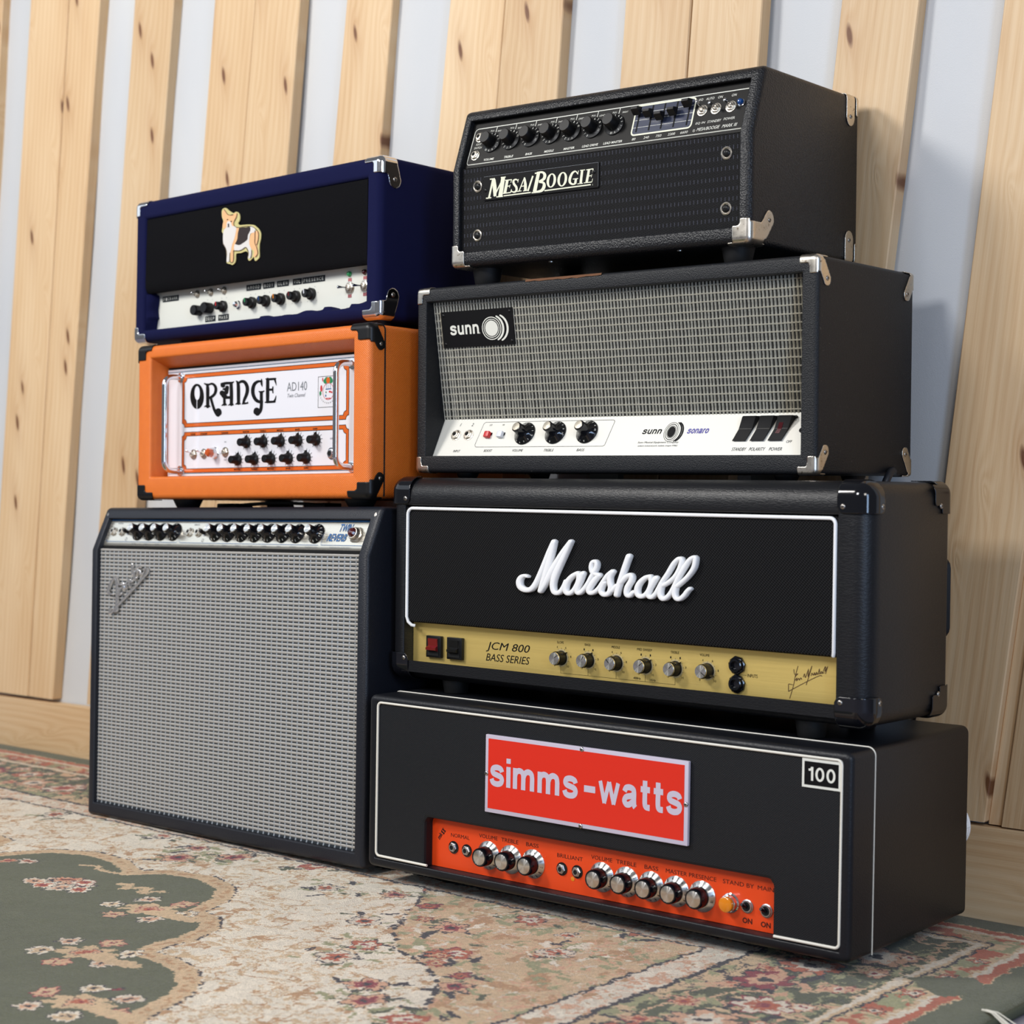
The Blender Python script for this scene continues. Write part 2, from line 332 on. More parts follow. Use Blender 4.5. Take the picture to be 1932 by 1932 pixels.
def glyphs(s, shear=0, bold=0):
    key = (s, shear, bold)
    if key not in _tc:
        c = bpy.data.curves.new('t', 'FONT'); c.body = s; c.size = 1; c.shear = shear; c.offset = bold; c.resolution_u = 3; c.fill_mode = 'BOTH'
        o = bpy.data.objects.new('t', c); COL.objects.link(o); dg = bpy.context.evaluated_depsgraph_get(); me = bpy.data.meshes.new_from_object(o.evaluated_get(dg))
        v = np.array([tuple(p.co) for p in me.vertices]) if len(me.vertices) else np.zeros((1, 3)); fs = [tuple(p.vertices) for p in me.polygons]
        bpy.data.objects.remove(o); bpy.data.curves.remove(c); bpy.data.meshes.remove(me); _tc[key] = (v[:, :2], fs)
    return _tc[key]
def text(mb, fr, s, xc, zc, w, h, out=.25, shear=0, bold=0, rot=0, mi=0, up=True):
    """text fitted to a w x h mm box centred on (xc,zc) of the panel"""
    v, fs = glyphs(s, shear, bold); lo, hi = v.min(0), v.max(0); sz = np.maximum(hi-lo, 1e-6); q = ((v-(lo+hi)/2)/sz*np.array((w, h)))
    c, s_ = math.cos(rot), math.sin(rot); mb.add([fr.p(xc+a*c-b*s_, zc+(a*s_+b*c), out) for a, b in q], fs, mi)

HG = {'s': (.90, [[(.78,.70),(.70,.84),(.46,.90),(.22,.84),(.16,.70),(.24,.59),(.46,.53),(.70,.46),(.78,.32),(.70,.16),(.46,.095),(.20,.15),(.11,.32)]]),
 'i': (.26, [[(.13,0),(.13,1)], [(.13,1.16),(.13,1.40)]]), 'm': (1.40, [[(.13,0),(.13,1)], [(.13,.62),(.20,.80),(.40,.895),(.60,.82),(.66,.62),(.66,.3),(.66,0)], [(.68,.62),(.76,.80),(.96,.895),(1.16,.82),(1.22,.62),(1.22,.3),(1.22,0)]]),
 'n': (.86, [[(.13,0),(.13,1)], [(.13,.60),(.20,.79),(.42,.895),(.64,.82),(.71,.60),(.71,.3),(.71,0)]]), 'u': (.86, [[(.71,1),(.71,0)], [(.71,.40),(.64,.21),(.42,.105),(.20,.18),(.13,.40),(.13,.7),(.13,1)]]),
 'w': (1.32, [[(.10,1),(.38,0)], [(.36,0),(.66,1)], [(.66,1),(.96,0)], [(.94,0),(1.22,1)]]), 'a': (.92, [[(.13,.68),(.22,.85),(.44,.90),(.66,.83),(.71,.66),(.71,.35),(.73,.12),(.80,.02)], [(.70,.56),(.50,.51),(.24,.44),(.13,.27),(.24,.11),(.44,.12),(.66,.28)]]),
 't': (.62, [[(.28,1.30),(.28,.8),(.28,.30),(.35,.12),(.58,.10)], [(.02,.90),(.58,.90)]]), '-': (.62, [[(.0,.42),(.62,.42)]]), '1': (.55, [[(.42,0),(.42,1.4)], [(.06,1.08),(.30,1.14),(.40,1.36)]]), '0': (.92, [[(.46+.33*math.cos(t), .70+.60*math.sin(t)) for t in [k*math.pi/10 for k in range(21)]]]),
 'o': (.9, [[(.45+.33*math.cos(t), .50+.40*math.sin(t)) for t in [k*math.pi/10 for k in range(21)]]]), 'r': (.55, [[(.13,0),(.13,1)], [(.13,.55),(.20,.78),(.38,.89),(.54,.89)]])}
def htext(mb, fr, s, x0, x1, zb, xh, out=.2, sw=.275, gap=.17, shear=0, track=1.):
    adv = sum(HG[c][0]+gap for c in s)-gap; k = (x1-x0)/adv; x = 0
    for c in s:
        for st in HG[c][1]:
            f = lambda a, b, x=x: (x0+(x+a)*k+shear*b*xh, zb+b*xh); w_ = sw*(1.12 if c == '-' else .84 if c == 'w' else 1)
            flat_stroke(mb, fr, [(a, b, w_*(xh/k if abs(k) > 1e-9 else 1)**.0) for a, b in st], out, f, .5, 5, caps=False)
        x += HG[c][0]+gap
# ---------------- shared hardware ----------------
def screwmesh(r=4, m='zinc'):
    mb = MB(); mb.lathe([(r, -.6), (r, .2), (r*.82, r*.30), (r*.45, r*.44), (.01, r*.48)], 16)
    z = r*.5; 
    for a, b in ((r*.55, r*.1), (r*.1, r*.55)): mb.box(-a, a, -b, b, z-.9, z+.03, 1)
    return mb.mesh('screw', [m, 'hole'], 40)
SCREW = {}
def screw(parent, mwl, r=4, m='zinc', name='screw'):
    if (r, m) not in SCREW: SCREW[(r, m)] = screwmesh(r, m)
    return link(name, SCREW[(r, m)], parent, mwl)
def nrm_mw(pos, nrm):
    q = Vector(nrm).to_track_quat('Z', 'Y').to_matrix().to_4x4(); return Matrix.Translation(Vector(pos)*S) @ q
def corner(parent, dims, sg, mf, ms, mt, R, L, m, scr=(), off=1.0, n=34, name='corner_protector', label=None, cr=3.2):
    """pressed corner cap. sg = which corner (0/1 per axis); mf/ms/mt masks for front(y)/side(x)/top-bottom(z) faces in mm from the corner"""
    w, h, d = dims; mb = MB(); st = L/n
    def P(u, v, q):
        p = np.array((u, v, q), float); c = np.maximum(p, R); dr = p-c; l = np.linalg.norm(dr); dr = dr/(l+1e-9); q2 = c+dr*(R+off)
        return (w-q2[0] if sg[0] else q2[0], d-q2[1] if sg[1] else q2[1], h-q2[2] if sg[2] else q2[2])
    for face, mask in ((1, mf), (0, ms), (2, mt)):
        if mask is None: continue
        idx = {}; V = []; F = []
        def vid(i, j):
            if (i, j) not in idx:
                a, b = i*st, j*st; idx[(i, j)] = len(V); V.append(P(a, 0, b) if face == 1 else P(0, a, b) if face == 0 else P(a, b, 0))
            return idx[(i, j)]
        for i in range(n):
            for j in range(n):
                if mask((i+.5)*st, (j+.5)*st): F.append((vid(i, j), vid(i+1, j), vid(i+1, j+1), vid(i, j+1)))
        mb.add(V, F)
    import bmesh
    me = mb.mesh(name, m); bm = bmesh.new(); bm.from_mesh(me); bmesh.ops.remove_doubles(bm, verts=bm.verts, dist=2e-5); bmesh.ops.recalc_face_normals(bm, faces=bm.faces)
    ctr = Vector((w/2, d/2, h/2))*S; s_ = sum(f.normal.dot(f.calc_center_median()-ctr) for f in bm.faces)
    if s_ < 0: bmesh.ops.reverse_faces(bm, faces=bm.faces)
    for _ in range(2):
        bv = [v for v in bm.verts if v.is_boundary]; new = {}
        for v in bv:
            nb = [e.other_vert(v).co for e in v.link_edges if e.is_boundary]
            if len(nb) == 2: new[v] = v.co*.4+(nb[0]+nb[1])*.3
        for v, c in new.items(): v.co = c
    bm.to_mesh(me); bm.free(); me.polygons.foreach_set('use_smooth', [True]*len(me.polygons))
    o = link(name, me, parent, None, label); sm = o.modifiers.new('thick', 'SOLIDIFY'); sm.thickness = .0011; sm.offset = -.6
    for (face, a, b) in scr:
        pos = {'s': ((w+off if sg[0] else -off), d-a if sg[1] else a, h-b if sg[2] else b), 'f': (w-a if sg[0] else a, (d+off if sg[1] else -off), h-b if sg[2] else b)}[face]
        nr = (1 if sg[0] else -1, 0, 0) if face == 's' else (0, 1 if sg[1] else -1, 0); screw(o, nrm_mw(pos, nr), cr)
    return o
def capsule(a, b, x0, z0, x1, z1, r):
    dx, dz = x1-x0, z1-z0; t = max(0, min(1, ((a-x0)*dx+(b-z0)*dz)/(dx*dx+dz*dz))); return math.hypot(a-x0-dx*t, b-z0-dz*t) < r
def Lmask(hx, hz, vx, vz, fil=5):
    def f(a, b):
        if (a < hx and b < hz) or (a < vx and b < vz): return True
        u, v = a-vx, b-hz
        return 0 <= u < fil and 0 <= v < fil and (u-fil)**2+(v-fil)**2 > fil*fil
    return f
def earmask(bx, bz, ex, ez, er, sx=None, sz=None):
    sx = ex*.55 if sx is None else sx; sz = ez*.35 if sz is None else sz
    return lambda a, b: (a < bx and b < bz) or capsule(a, b, sx, sz, ex, ez, er)
def foot(root, x, y, r, P, lift=0, name='rubber_foot', m='rubber', taper=.85):
    """rubber foot reaching from this amp's underside to the top of the one below"""
    wp = root.matrix_world @ (Vector((x, y, 0))*S)
    if P: q = P[0].matrix_world.inverted() @ wp; gap = (q.z/S-P[1])
    else: gap = wp.z/S
    mb = MB(); g = max(gap-.55, 1.5); mb.loft([[(x+r*k*math.cos(t*math.pi/12), y+r*k*math.sin(t*math.pi/12), z) for t in range(24)] for k, z in ((1, .5), (1, -1), (taper, -g+1), (taper*.93, -g))], True, True)
    return mb.build(name, m, root, 40)
def amp(name, label, group=None, x=0, y=0, z=0, yaw=0, rx=0, ry=0):
    o = bpy.data.objects.new(name, None); COL.objects.link(o); o.empty_display_size = .05
    o.matrix_world = Matrix.Translation((x, y, z)) @ Matrix.Rotation(yaw, 4, 'Z') @ Matrix.Rotation(ry, 4, 'Y') @ Matrix.Rotation(rx, 4, 'X')
    o['label'] = label; o['category'] = 'amplifier'
    if group: o['group'] = group
    return o
def knobset(root, fr, items, parts, name='knob', out=0):
    """items: (x,z,rot[,label]); parts: list of (part name, mesh); first is the knob body"""
    for it in items:
        k = link(name, parts[0][1], root, fr.mw(it[0], it[1], out, it[2]), it[3] if len(it) > 3 else None)
        for nm, me, *rest in parts[1:]: link(nm, me, k, rest[0] if rest else None)
def numerals(r, seq, h, z, slope=0, a0=-2.35, a1=2.35, m='inkwhite', wd=None):
    """digits round a knob skirt"""
    mb = MB(); fr = Fr(0)
    for i, s in enumerate(seq):
        a = a0+(a1-a0)*i/(len(seq)-1); v, fs = glyphs(s); lo, hi = v.min(0), v.max(0); ww = (hi-lo)[0]/(max((hi-lo)[1], .3))*h*.8; q = (v-(lo+hi)/2)/np.maximum(hi-lo, 1e-6)*np.array((min(ww, h*1.2), h))
        c, s_ = math.cos(-a), math.sin(-a); V = []
        for (x, y) in q:
            yy = y+r; V.append((x*c-yy*s_, x*s_+yy*c, z-slope*(math.hypot(x, yy)-r)))
        mb.add(V, fs)
    return mb.mesh('numerals', m)
def jackmesh(r=6, m='steel', washer=0):
    mb = MB(); a = 0
    mb.lathe([(r*(1.18+.12*washer), 0), (r*(1.18+.12*washer), .9), (r*1.0, 1.1)], 24, washer)
    mb.loft([[(r*k*math.cos(i*math.pi/3), r*k*math.sin(i*math.pi/3), z) for i in range(6)] for k, z in ((1.02, .9), (1.02, 3.0), (.9, 3.6), (.6, 3.7))], False, False, a)
    mb.lathe([(r*.66, 3.2), (r*.66, 4.8), (r*.46, 4.9), (r*.42, 1.5), (.01, 1.4)], 20, a)
    mb.lathe([(r*.43, 3.9), (.01, 3.95)], 16, 2); return mb.mesh('jack_socket', [m, 'gloss', 'hole'], 35)
def toggleparts(r=5.5, L=15, tilt=(-.0, .0), tip=2.0):
    mb = MB(); mb.lathe([(r*1.25, 0), (r*1.25, .8), (r, .9)], 24)
    mb.loft([[(r*k*math.cos(i*math.pi/3), r*k*math.sin(i*math.pi/3), z) for i in range(6)] for k, z in ((1.05, .8), (1.05, 2.6), (.9, 3.1), (.62, 3.2))])
    mb.lathe([(r*.6, 2.5), (r*.6, 5.5), (r*.45, 5.9), (r*.40, 4.6), (.01, 4.5)], 18)
    lv = MB(); d = Vector((tilt[0], tilt[1], 1)).normalized(); pts = [d*3.5, d*(L*.6), d*(L*.85), d*(L-.7), d*(L)]
    lv.tube(pts, [1.0, 1.35, tip*.95, tip, tip*.5], 10)
    return [('toggle_switch', mb.mesh('toggle_switch', 'nickel', 25)), ('lever', lv.mesh('lever', 'chrome', 40))]
D={}
D['marsh_logo']=[[(490,850,26),(430,832,34),(365,865,45),(332,940,52),(350,1030,52),(420,1085,50),(500,1092,50),(570,1060,48),(640,960,46),(720,790,46),(800,600,46),(880,400,46),(965,208,44)],[(970,208,40),(915,420,52),(860,650,56),(800,850,52),(755,980,46),(712,1120,40)],[(715,1122,38),(790,1000,46),(880,820,50),(1000,610,50),(1130,400,44),(1272,205,38)],[(1272,205,38),(1180,400,46),(1060,650,54),(975,850,54),(943,1000,50),(965,1120,46),(1030,1150,44),(1095,1110,42),(1150,1020,40),(1185,930,38)],[(1400,785,40),(1300,840,42),(1210,940,46),(1172,1060,48),(1195,1140,46),(1255,1155,42),(1330,1090,40),(1400,960,40),(1420,850,40),(1400,785,40)],[(1492,788,44),(1440,930,46),(1390,1060,44),(1388,1130,42),(1430,1150,40),(1500,1090,40),(1580,980,40),(1650,850,40),(1730,700,40),(1742,610,38),(1712,570,36),(1662,595,36),(1642,680,38),(1665,765,40),(1725,805,40),(1790,820,40)],[(1790,820,42),(1700,920,46),(1620,1040,48),(1600,1110,46),(1640,1150,42),(1720,1120,40),(1790,1050,38),(1850,960,38),(1940,830,40),(2034,755,44)],[(2034,755,44),(1984,850,46),(1982,950,46),(2001,1050,48),(1964,1150,46),(1879,1180,44),(1819,1120,42),(1837,1040,40),(1889,950,38)],[(1959,1150,40),(2039,1085,38),(2109,1010,38)],[(2329,475,50),(2269,640,50),(2199,850,50),(2139,1040,50),(2104,1190,48)],[(2169,970,40),(2259,870,42),(2349,820,44),(2384,855,46),(2369,930,48),(2309,1030,48),(2284,1120,46),(2299,1185,44),(2349,1195,42),(2409,1130,38)],[(2719,845,40),(2629,870,42),(2529,960,46),(2479,1070,48),(2489,1170,46),(2549,1212,44),(2629,1180,42),(2699,1080,40),(2734,950,40),(2719,845,40)],[(2824,870,46),(2759,980,46),(2699,1090,46),(2684,1190,44),(2739,1227,42),(2809,1170,40),(2869,1070,40),(2939,940,40),(3039,790,40),(3139,620,40),(3229,530,40),(3284,530,42),(3289,600,44),(3239,740,44),(3159,860,40),(3039,960,38),(2944,1015,36)],[(2939,960,44),(2899,1100,48),(2904,1200,48),(2954,1255,46),(3029,1220,42),(3119,1100,40),(3239,850,42),(3339,680,42),(3439,540,40),(3529,497,40),(3539,560,42),(3504,700,42),(3399,850,40),(3269,970,38),(3199,1030,36)],[(3189,1000,44),(3159,1150,46),(3189,1240,44),(3249,1260,42),(3329,1200,42),(3389,1120,40),(3439,1070,38)]]
D['fender_logo']=[[(490,1130,30),(400,1100,42),(350,1060,46),(375,960,46),(440,820,42),(505,710,36),(545,665,30),(580,720,40),(605,820,44),(640,860,40),(700,880,28)],[(555,730,40),(585,880,52),(590,1100,52),(585,1300,52),(578,1450,50),(575,1560,44),(500,1565,30)],[(395,1480,26),(402,1560,28),(400,1645,20)],[(410,1640,26),(500,1540,34),(650,1370,38),(850,1160,38),(1050,940,38),(1250,715,36),(1350,590,40),(1385,500,40),(1370,450,36),(1320,470,30),(1290,560,26)],[(640,1020,26),(690,950,30),(640,1060,34),(660,1150,30),(710,1090,26)],[(765,830,36),(770,1020,36)],[(770,900,26),(820,830,32),(830,980,34)],[(890,790,28),(900,700,28),(905,850,34),(930,930,28)],[(945,740,30),(960,810,38),(985,770,30)],[(985,330,40),(990,480,40),(1000,620,36)],[(1060,520,28),(1040,640,34),(1050,730,36),(1110,680,26)],[(1120,440,34),(1160,390,40),(1200,420,34)],[(1140,470,34),(1110,640,34)],[(1180,500,38),(1195,610,36)],[(1290,560,26),(1240,640,26)]]
D['orange_logo']=[[(500,240,24),(512,300,50),(512,450,52),(512,600,52),(510,650,50)],[(455,228,20),(490,245,30),(540,245,30)],[(455,652,16),(480,640,30),(540,640,30),(552,655,14)],[(525,250,30),(595,232,34),(648,275,44),(662,345,46),(640,415,44),(590,465,42),(535,490,36)],[(570,490,40),(595,590,40),(630,700,44),(680,780,60),(700,800,60)],[(705,735,100),(705,760,106)],[(765,235,34),(850,222,44),(950,215,34),(990,195,14)],[(785,262,66),(795,266,66)],[(868,300,60),(850,390,66)],[(775,400,82),(780,410,84)],[(800,450,72),(830,458,66)],[(800,330,30),(850,330,50)],[(940,235,50),(945,400,54),(943,610,50)],[(815,480,40),(818,610,44)],[(830,485,44),(945,480,44)],[(770,628,14),(800,612,30),(840,610,30),(858,622,14)],[(892,622,14),(925,608,30),(965,606,30),(980,618,14)],[(1035,185,20),(1062,215,44),(1072,300,54),(1073,450,54),(1073,590,50)],[(1020,606,14),(1050,592,30),(1090,590,30),(1110,602,14)],[(1070,225,30),(1130,190,44),(1190,205,52),(1230,280,54),(1235,360,54),(1215,440,50),(1180,520,44),(1160,590,34)],[(1140,600,16),(1190,590,28),(1245,585,18)],[(1225,590,16),(1243,560,8)],[(1500,190,28),(1430,190,40),(1365,240,52),(1335,340,56),(1345,440,54),(1390,525,54),(1450,560,48),(1500,560,40)],[(1495,150,16),(1495,220,34),(1505,280,12)],[(1490,390,48),(1490,500,48),(1490,620,48),(1475,710,52),(1430,775,56),(1410,780,60)],[(1405,720,96),(1402,745,100)],[(1448,372,18),(1490,385,30),(1540,365,18)],[(1608,150,50),(1605,350,54),(1603,560,50)],[(1575,145,18),(1650,150,36),(1748,140,30)],[(1735,150,34),(1750,200,24),(1765,262,6)],[(1620,340,34),(1690,338,34)],[(1702,290,20),(1698,340,22),(1702,398,18)],[(1560,572,18),(1620,565,36),(1730,558,34)],[(1725,560,34),(1745,510,24),(1758,450,8)]]
D['orange_O']=[[(318,233),(443,440),(318,692),(195,470)],[(322,275),(370,390),(318,530),(276,400)]]
D['mesa_logo']=[[(180,650,26),(240,372,26)],[(250,375,50),(265,500,56),(268,620,40)],[(258,625,16),(385,362,16)],[(388,352,56),(345,630,60)],[(138,652,16),(215,642,16)],[(288,632,16),(385,622,16)],[(195,374,18),(270,366,18)],[(355,350,18),(425,342,18)],[(450,385,38),(412,580,40)],[(415,390,14),(515,380,14)],[(440,478,14),(485,470,14)],[(385,582,14),(495,566,16)],[(512,380,10),(500,425,8)],[(496,566,12),(508,520,6)],[(492,450,8),(480,498,8)],[(603,395,14),(575,376,20),(540,395,28),(545,440,34),(580,490,34),(580,540,30),(545,562,22),(508,545,14)],[(610,372,10),(602,420,8)],[(512,520,8),(503,566,10)],[(700,345,12),(620,545,14)],[(700,350,20),(712,450,40),(712,540,40)],[(650,478,12),(700,470,12)],[(590,552,12),(655,543,12)],[(680,545,12),(740,536,12)],[(822,325,24),(748,545,24)],[(905,275,46),(845,560,52)],[(880,280,26),(960,272,30),(995,310,44),(980,370,40),(910,408,26)],[(910,415,24),(975,425,34),(985,480,46),(945,540,40),(850,562,26)],[(850,288,18),(920,278,18)],[(803,572,16),(880,562,16)],[(1540,240,34),(1518,430,36)],[(1510,245,12),(1582,236,12)],[(1470,442,12),(1550,432,12)],[(1640,230,34),(1605,420,36)],[(1600,237,14),(1700,222,14)],[(1630,328,12),(1672,320,12)],[(1565,428,12),(1680,414,14)],[(1702,220,10),(1690,275,8)],[(1682,412,10),(1692,365,6)],[(1682,300,6),(1672,345,6)],[(1475,295,14),(1445,258,20),(1400,280,30),(1365,350,36),(1360,415,34),(1395,445,26),(1440,440,22)],[(1450,368,34),(1438,440,34)],[(1405,372,12),(1482,362,12)],[(1486,248,10),(1477,305,8)],[(395,616,16),(790,566,18)],[(990,541,18),(1665,452,18)],[(1690,452,22),(1693,452,22)]]
D['mesa_rings']=[[[(1158.0,392.0),(1159.1,368.9),(1156.7,346.9),(1150.9,327.2),(1142.2,310.7),(1130.7,298.3),(1117.3,290.6),(1102.5,288.0),(1087.0,290.6),(1071.7,298.3),(1057.4,310.7),(1044.6,327.2),(1034.1,346.9),(1026.5,368.9),(1022.0,392.0),(1020.9,415.1),(1023.3,437.1),(1029.1,456.8),(1037.8,473.3),(1049.3,485.7),(1062.7,493.4),(1077.5,496.0),(1093.0,493.4),(1108.3,485.7),(1122.6,473.3),(1135.4,456.8),(1145.9,437.1),(1153.5,415.1)],[(1122.0,392.0),(1123.5,372.4),(1123.4,353.8),(1121.6,337.1),(1118.2,323.2),(1113.4,312.7),(1107.4,306.2),(1100.6,304.0),(1093.2,306.2),(1085.6,312.7),(1078.3,323.2),(1071.6,337.1),(1065.8,353.8),(1061.2,372.4),(1058.0,392.0),(1056.5,411.6),(1056.6,430.2),(1058.4,446.9),(1061.8,460.8),(1066.6,471.3),(1072.6,477.8),(1079.4,480.0),(1086.8,477.8),(1094.4,471.3),(1101.7,460.8),(1108.4,446.9),(1114.2,430.2),(1118.8,411.6)]],[[(1320.0,374.0),(1321.1,350.4),(1318.6,328.0),(1312.7,307.9),(1303.6,291.1),(1291.8,278.5),(1278.0,270.7),(1262.7,268.0),(1246.8,270.7),(1231.1,278.5),(1216.3,291.1),(1203.2,307.9),(1192.5,328.0),(1184.6,350.4),(1180.0,374.0),(1178.9,397.6),(1181.4,420.0),(1187.3,440.1),(1196.4,456.9),(1208.2,469.5),(1222.0,477.3),(1237.3,480.0),(1253.2,477.3),(1268.9,469.5),(1283.7,456.9),(1296.8,440.1),(1307.5,420.0),(1315.4,397.6)],[(1284.0,374.0),(1285.6,354.0),(1285.3,335.0),(1283.3,317.9),(1279.6,303.6),(1274.5,292.9),(1268.1,286.3),(1260.8,284.0),(1253.0,286.3),(1245.0,292.9),(1237.2,303.6),(1230.2,317.9),(1224.1,335.0),(1219.3,354.0),(1216.0,374.0),(1214.4,394.0),(1214.7,413.0),(1216.7,430.1),(1220.4,444.4),(1225.5,455.1),(1231.9,461.7),(1239.2,464.0),(1247.0,461.7),(1255.0,455.1),(1262.8,444.4),(1269.8,430.1),(1275.9,413.0),(1280.7,394.0)]]]
D['corgi']={'base':[(395,180),(450,200),(520,265),(640,330),(680,295),(740,295),(795,350),(815,430),(800,540),(760,600),(770,640),(820,665),(980,650),(1180,655),(1260,700),(1350,790),(1395,900),(1390,1050),(1355,1200),(1350,1400),(1355,1550),(1310,1620),(1245,1670),(1210,1630),(1200,1560),(1150,1600),(1080,1665),(1040,1640),(1020,1560),(1040,1480),(1010,1410),(930,1405),(830,1450),(700,1460),(690,1600),(670,1710),(600,1780),(540,1760),(500,1750),(430,1720),(440,1560),(420,1440),(410,1320),(350,1220),(345,1000),(345,920),(300,840),(330,700),(345,580),(330,500),(310,450),(300,290),(330,210)],'tan':[(385,230),(440,300),(480,360),(580,390),(650,350),(740,330),(735,430),(680,520),(640,600),(650,690),(720,740),(810,750),(790,900),(700,1180),(650,1320),(640,1500),(630,1680),(560,1700),(545,1450),(600,1200),(660,1000),(690,850),(560,740),(350,760),(335,640),(370,520),(330,450),(330,290)],'white':[(480,560),(540,560),(580,620),(600,690),(680,700),(720,760),(700,880),(660,1050),(600,1200),(560,1400),(520,1500),(510,1680),(440,1690),(450,1500),(430,1330),(350,1180),(345,940),(370,800),(440,730),(450,620)],'white2':[(1100,710),(1200,715),(1250,790),(1240,860),(1120,900),(1090,1000),(1080,1200),(1130,1330),(1150,1500),(1110,1590),(1040,1590),(1070,1440),(1010,1290),(950,1310),(870,1370),(760,1385),(660,1380),(660,1230),(700,1200),(820,1210),(930,1130),(1020,1070)],'tan2':[(1150,870),(1230,840),(1330,830),(1345,900),(1330,1080),(1300,1200),(1310,1330),(1320,1480),(1250,1560),(1190,1540),(1220,1400),(1130,1320),(1070,1180),(1100,1000)],'black':[(800,750),(1000,735),(1100,715),(1110,820),(1040,950),(1030,1070),(900,1170),(800,1225),(700,1200),(690,1180),(750,1050)],'nose':[(480,630),(520,630),(515,700),(540,720),(460,720),(490,700)],'eye1':[(450,520),(480,490),(490,520)],'eye2':[(560,550),(600,550),(590,575),(565,575)]}
D['sig']=[[(1380,470),(1390,530),(1430,520),(1395,560),(1385,620),(1365,700),(1330,820)],[(1430,430),(1410,500),(1395,560)],[(1395,600),(1420,570),(1410,610),(1440,575),(1445,600),(1465,570),(1475,590)],[(1495,560),(1510,520),(1520,570),(1560,460),(1550,560),(1600,425),(1560,560),(1530,655)],[(1590,545),(1600,510),(1615,540),(1630,505),(1640,540),(1655,500),(1665,530),(1680,500),(1690,460),(1695,520),(1715,490),(1725,520),(1740,480),(1765,430),(1755,500),(1790,430),(1765,520)],[(1320,645),(1365,655)],[(1315,650),(1315,735)],[(1315,735),(1370,705),(1550,610),(1690,545),(1720,550)],[(1610,535),(1750,510)]]
D['H']={'marsh_logo': [101.96773, 1.18569, 210.08802, 8.30322, -72.21247, 210.15059, 0.02787, -9e-05], 'fender_logo': [109.28426, 1.73841, 4.35658, 12.78944, -62.90543, 431.76998, 0.0259, 0.00074], 'orange_logo': [147.56833, 1.93026, 69.88751, 0.74483, -88.46323, 205.34355, 0.03527, 0.00043], 'mesa_logo': [124.87947, 0.89223, 42.27171, -8.11518, -94.04486, 154.95197, 0.03275, -0.00087], 'corgi': [98.40064, 2.29186, 208.45702, -4.97659, -56.99858, 213.04179, 0.02336, 0.00054], 'sig': [141.20818, 1.65571, 484.38668, 11.4298, -100.65462, 93.70762, 0.03831, -0.00013]}
# ---------------- the setting: wall, planks, baseboard, floor ----------------
WA = Vector((-1.4966, .4449, 0)); WANG = math.radians(-1.5305); WM = Matrix.Translation(WA) @ Matrix.Rotation(WANG, 4, 'Z')   # x along wall, -y out of it
TH = 22.
def plank(parent, e0, e1, z0, z1, y0=0., th=TH, name='plank', m='pine'):
    """slanted board: e0/e1 = (s at z=.1, slope) of its left and right edge; its own z axis runs along the grain"""
    sc = .5*(e0[0]+e1[0])+.5*(e0[1]+e1[1])*(z0-.1); a_ = math.atan(.5*(e0[1]+e1[1])); ca, sa = math.cos(a_), math.sin(a_); mb = MB(); rings = []; b = 1.6
    def pt(e, i, y, zz): dx, dz = (e[0]+e[1]*(zz-.1)-sc)*1000+i, (zz-z0)*1000; return (dx*ca-dz*sa, y, dx*sa+dz*ca)
    for zz, i in ((z0, b), (z0+.0016, 0), (z1, 0)): rings.append([pt(e0, i, y0+th, zz), pt(e1, -i, y0+th, zz), pt(e1, -i*.5, y0+b, zz), pt(e1, -b, y0, zz), pt(e0, b, y0, zz), pt(e0, i*.5, y0+b, zz)])
    mb.loft(rings, True, True); me = mb.mesh(name, m)
    return link(name, me, parent, Matrix.Translation((sc, 0, z0)) @ Matrix.Rotation(a_, 4, 'Y'))
mb = MB(); nx, nz = 130, 24
V = [( -400+i*3700/nx, 24+3.5*math.sin(i*.9)+2*math.sin(i*.37+j*.25)+1.5*math.sin(j*.8+i*.2), -20+j*2100/nz) for j in range(nz+1) for i in range(nx+1)]
mb.add(V, [(j*(nx+1)+i, j*(nx+1)+i+1, (j+1)*(nx+1)+i+1, (j+1)*(nx+1)+i) for j in range(nz) for i in range(nx)])
o = len(mb.v); mb.box(-400, 3300, 40, 52, -20, 2080)
wall = mb.build('wall_back', 'membrane', None, 60, 'pale blue-grey membrane wall behind the slanted pine boards', 'structure'); wall.matrix_world = WM
ZT = 1.98
PL = [((-.45, .09), (-.30, .09)), ((-.29, .09), (-.148, .088)),
 ((-.0452, .0906), (.0985, .0840)), ((.1001, .0840), (.1857, .0975)), ((.3026, .0964), (.4156, .1036)), ((.5386, .103), (.6502, .1065)), ((.6520, .1065), (.7801, .101)),
 ((.8840, .1128), (1.013, .1005)), ((1.1292, .1131), (1.2730, .0943)), ((1.2748, .0943), (1.4189, .0756)), ((1.5429, .072), (1.6655, .070)), ((1.6672, .070), (1.7904, .0678)),
 ((1.869, .1124), (1.9748, .1239)), ((2.1006, .1196), (2.2143, .1342)), ((2.235, .1300), (2.36, .130)), ((2.48, .12), (2.60, .12))]
dep = {1: 2, 3: 1.0, 6: -1.0, 8: 1.5, 11: 1, 13: -1.5, 14: 1.5}
for i, (a, b) in enumerate(PL):
    z0 = .104+.0045*min(1, a[0]/2.2)
    if i == 13: z0 += .0035
    p = plank(wall, a, b, z0 if a[0] < 2 else .1165+(.003 if i == 13 else 0), ZT, dep.get(i, 0))
    for (sx, sz) in {2: [(.030, .762), (.06, .40)], 3: [(.145, .754), (.226-.06, .755)], 4: [(.34, .55)], 13: [(2.202, .771), (2.205, .137)], 14: [(2.2455, .138)]}.get(i, []):
        mw = p.matrix_local.inverted() @ Matrix.Translation((sx, (dep.get(i, 0)-.3)*S, sz)) @ Matrix.Rotation(math.pi/2, 4, 'X'); screw(p, mw, 3.2)
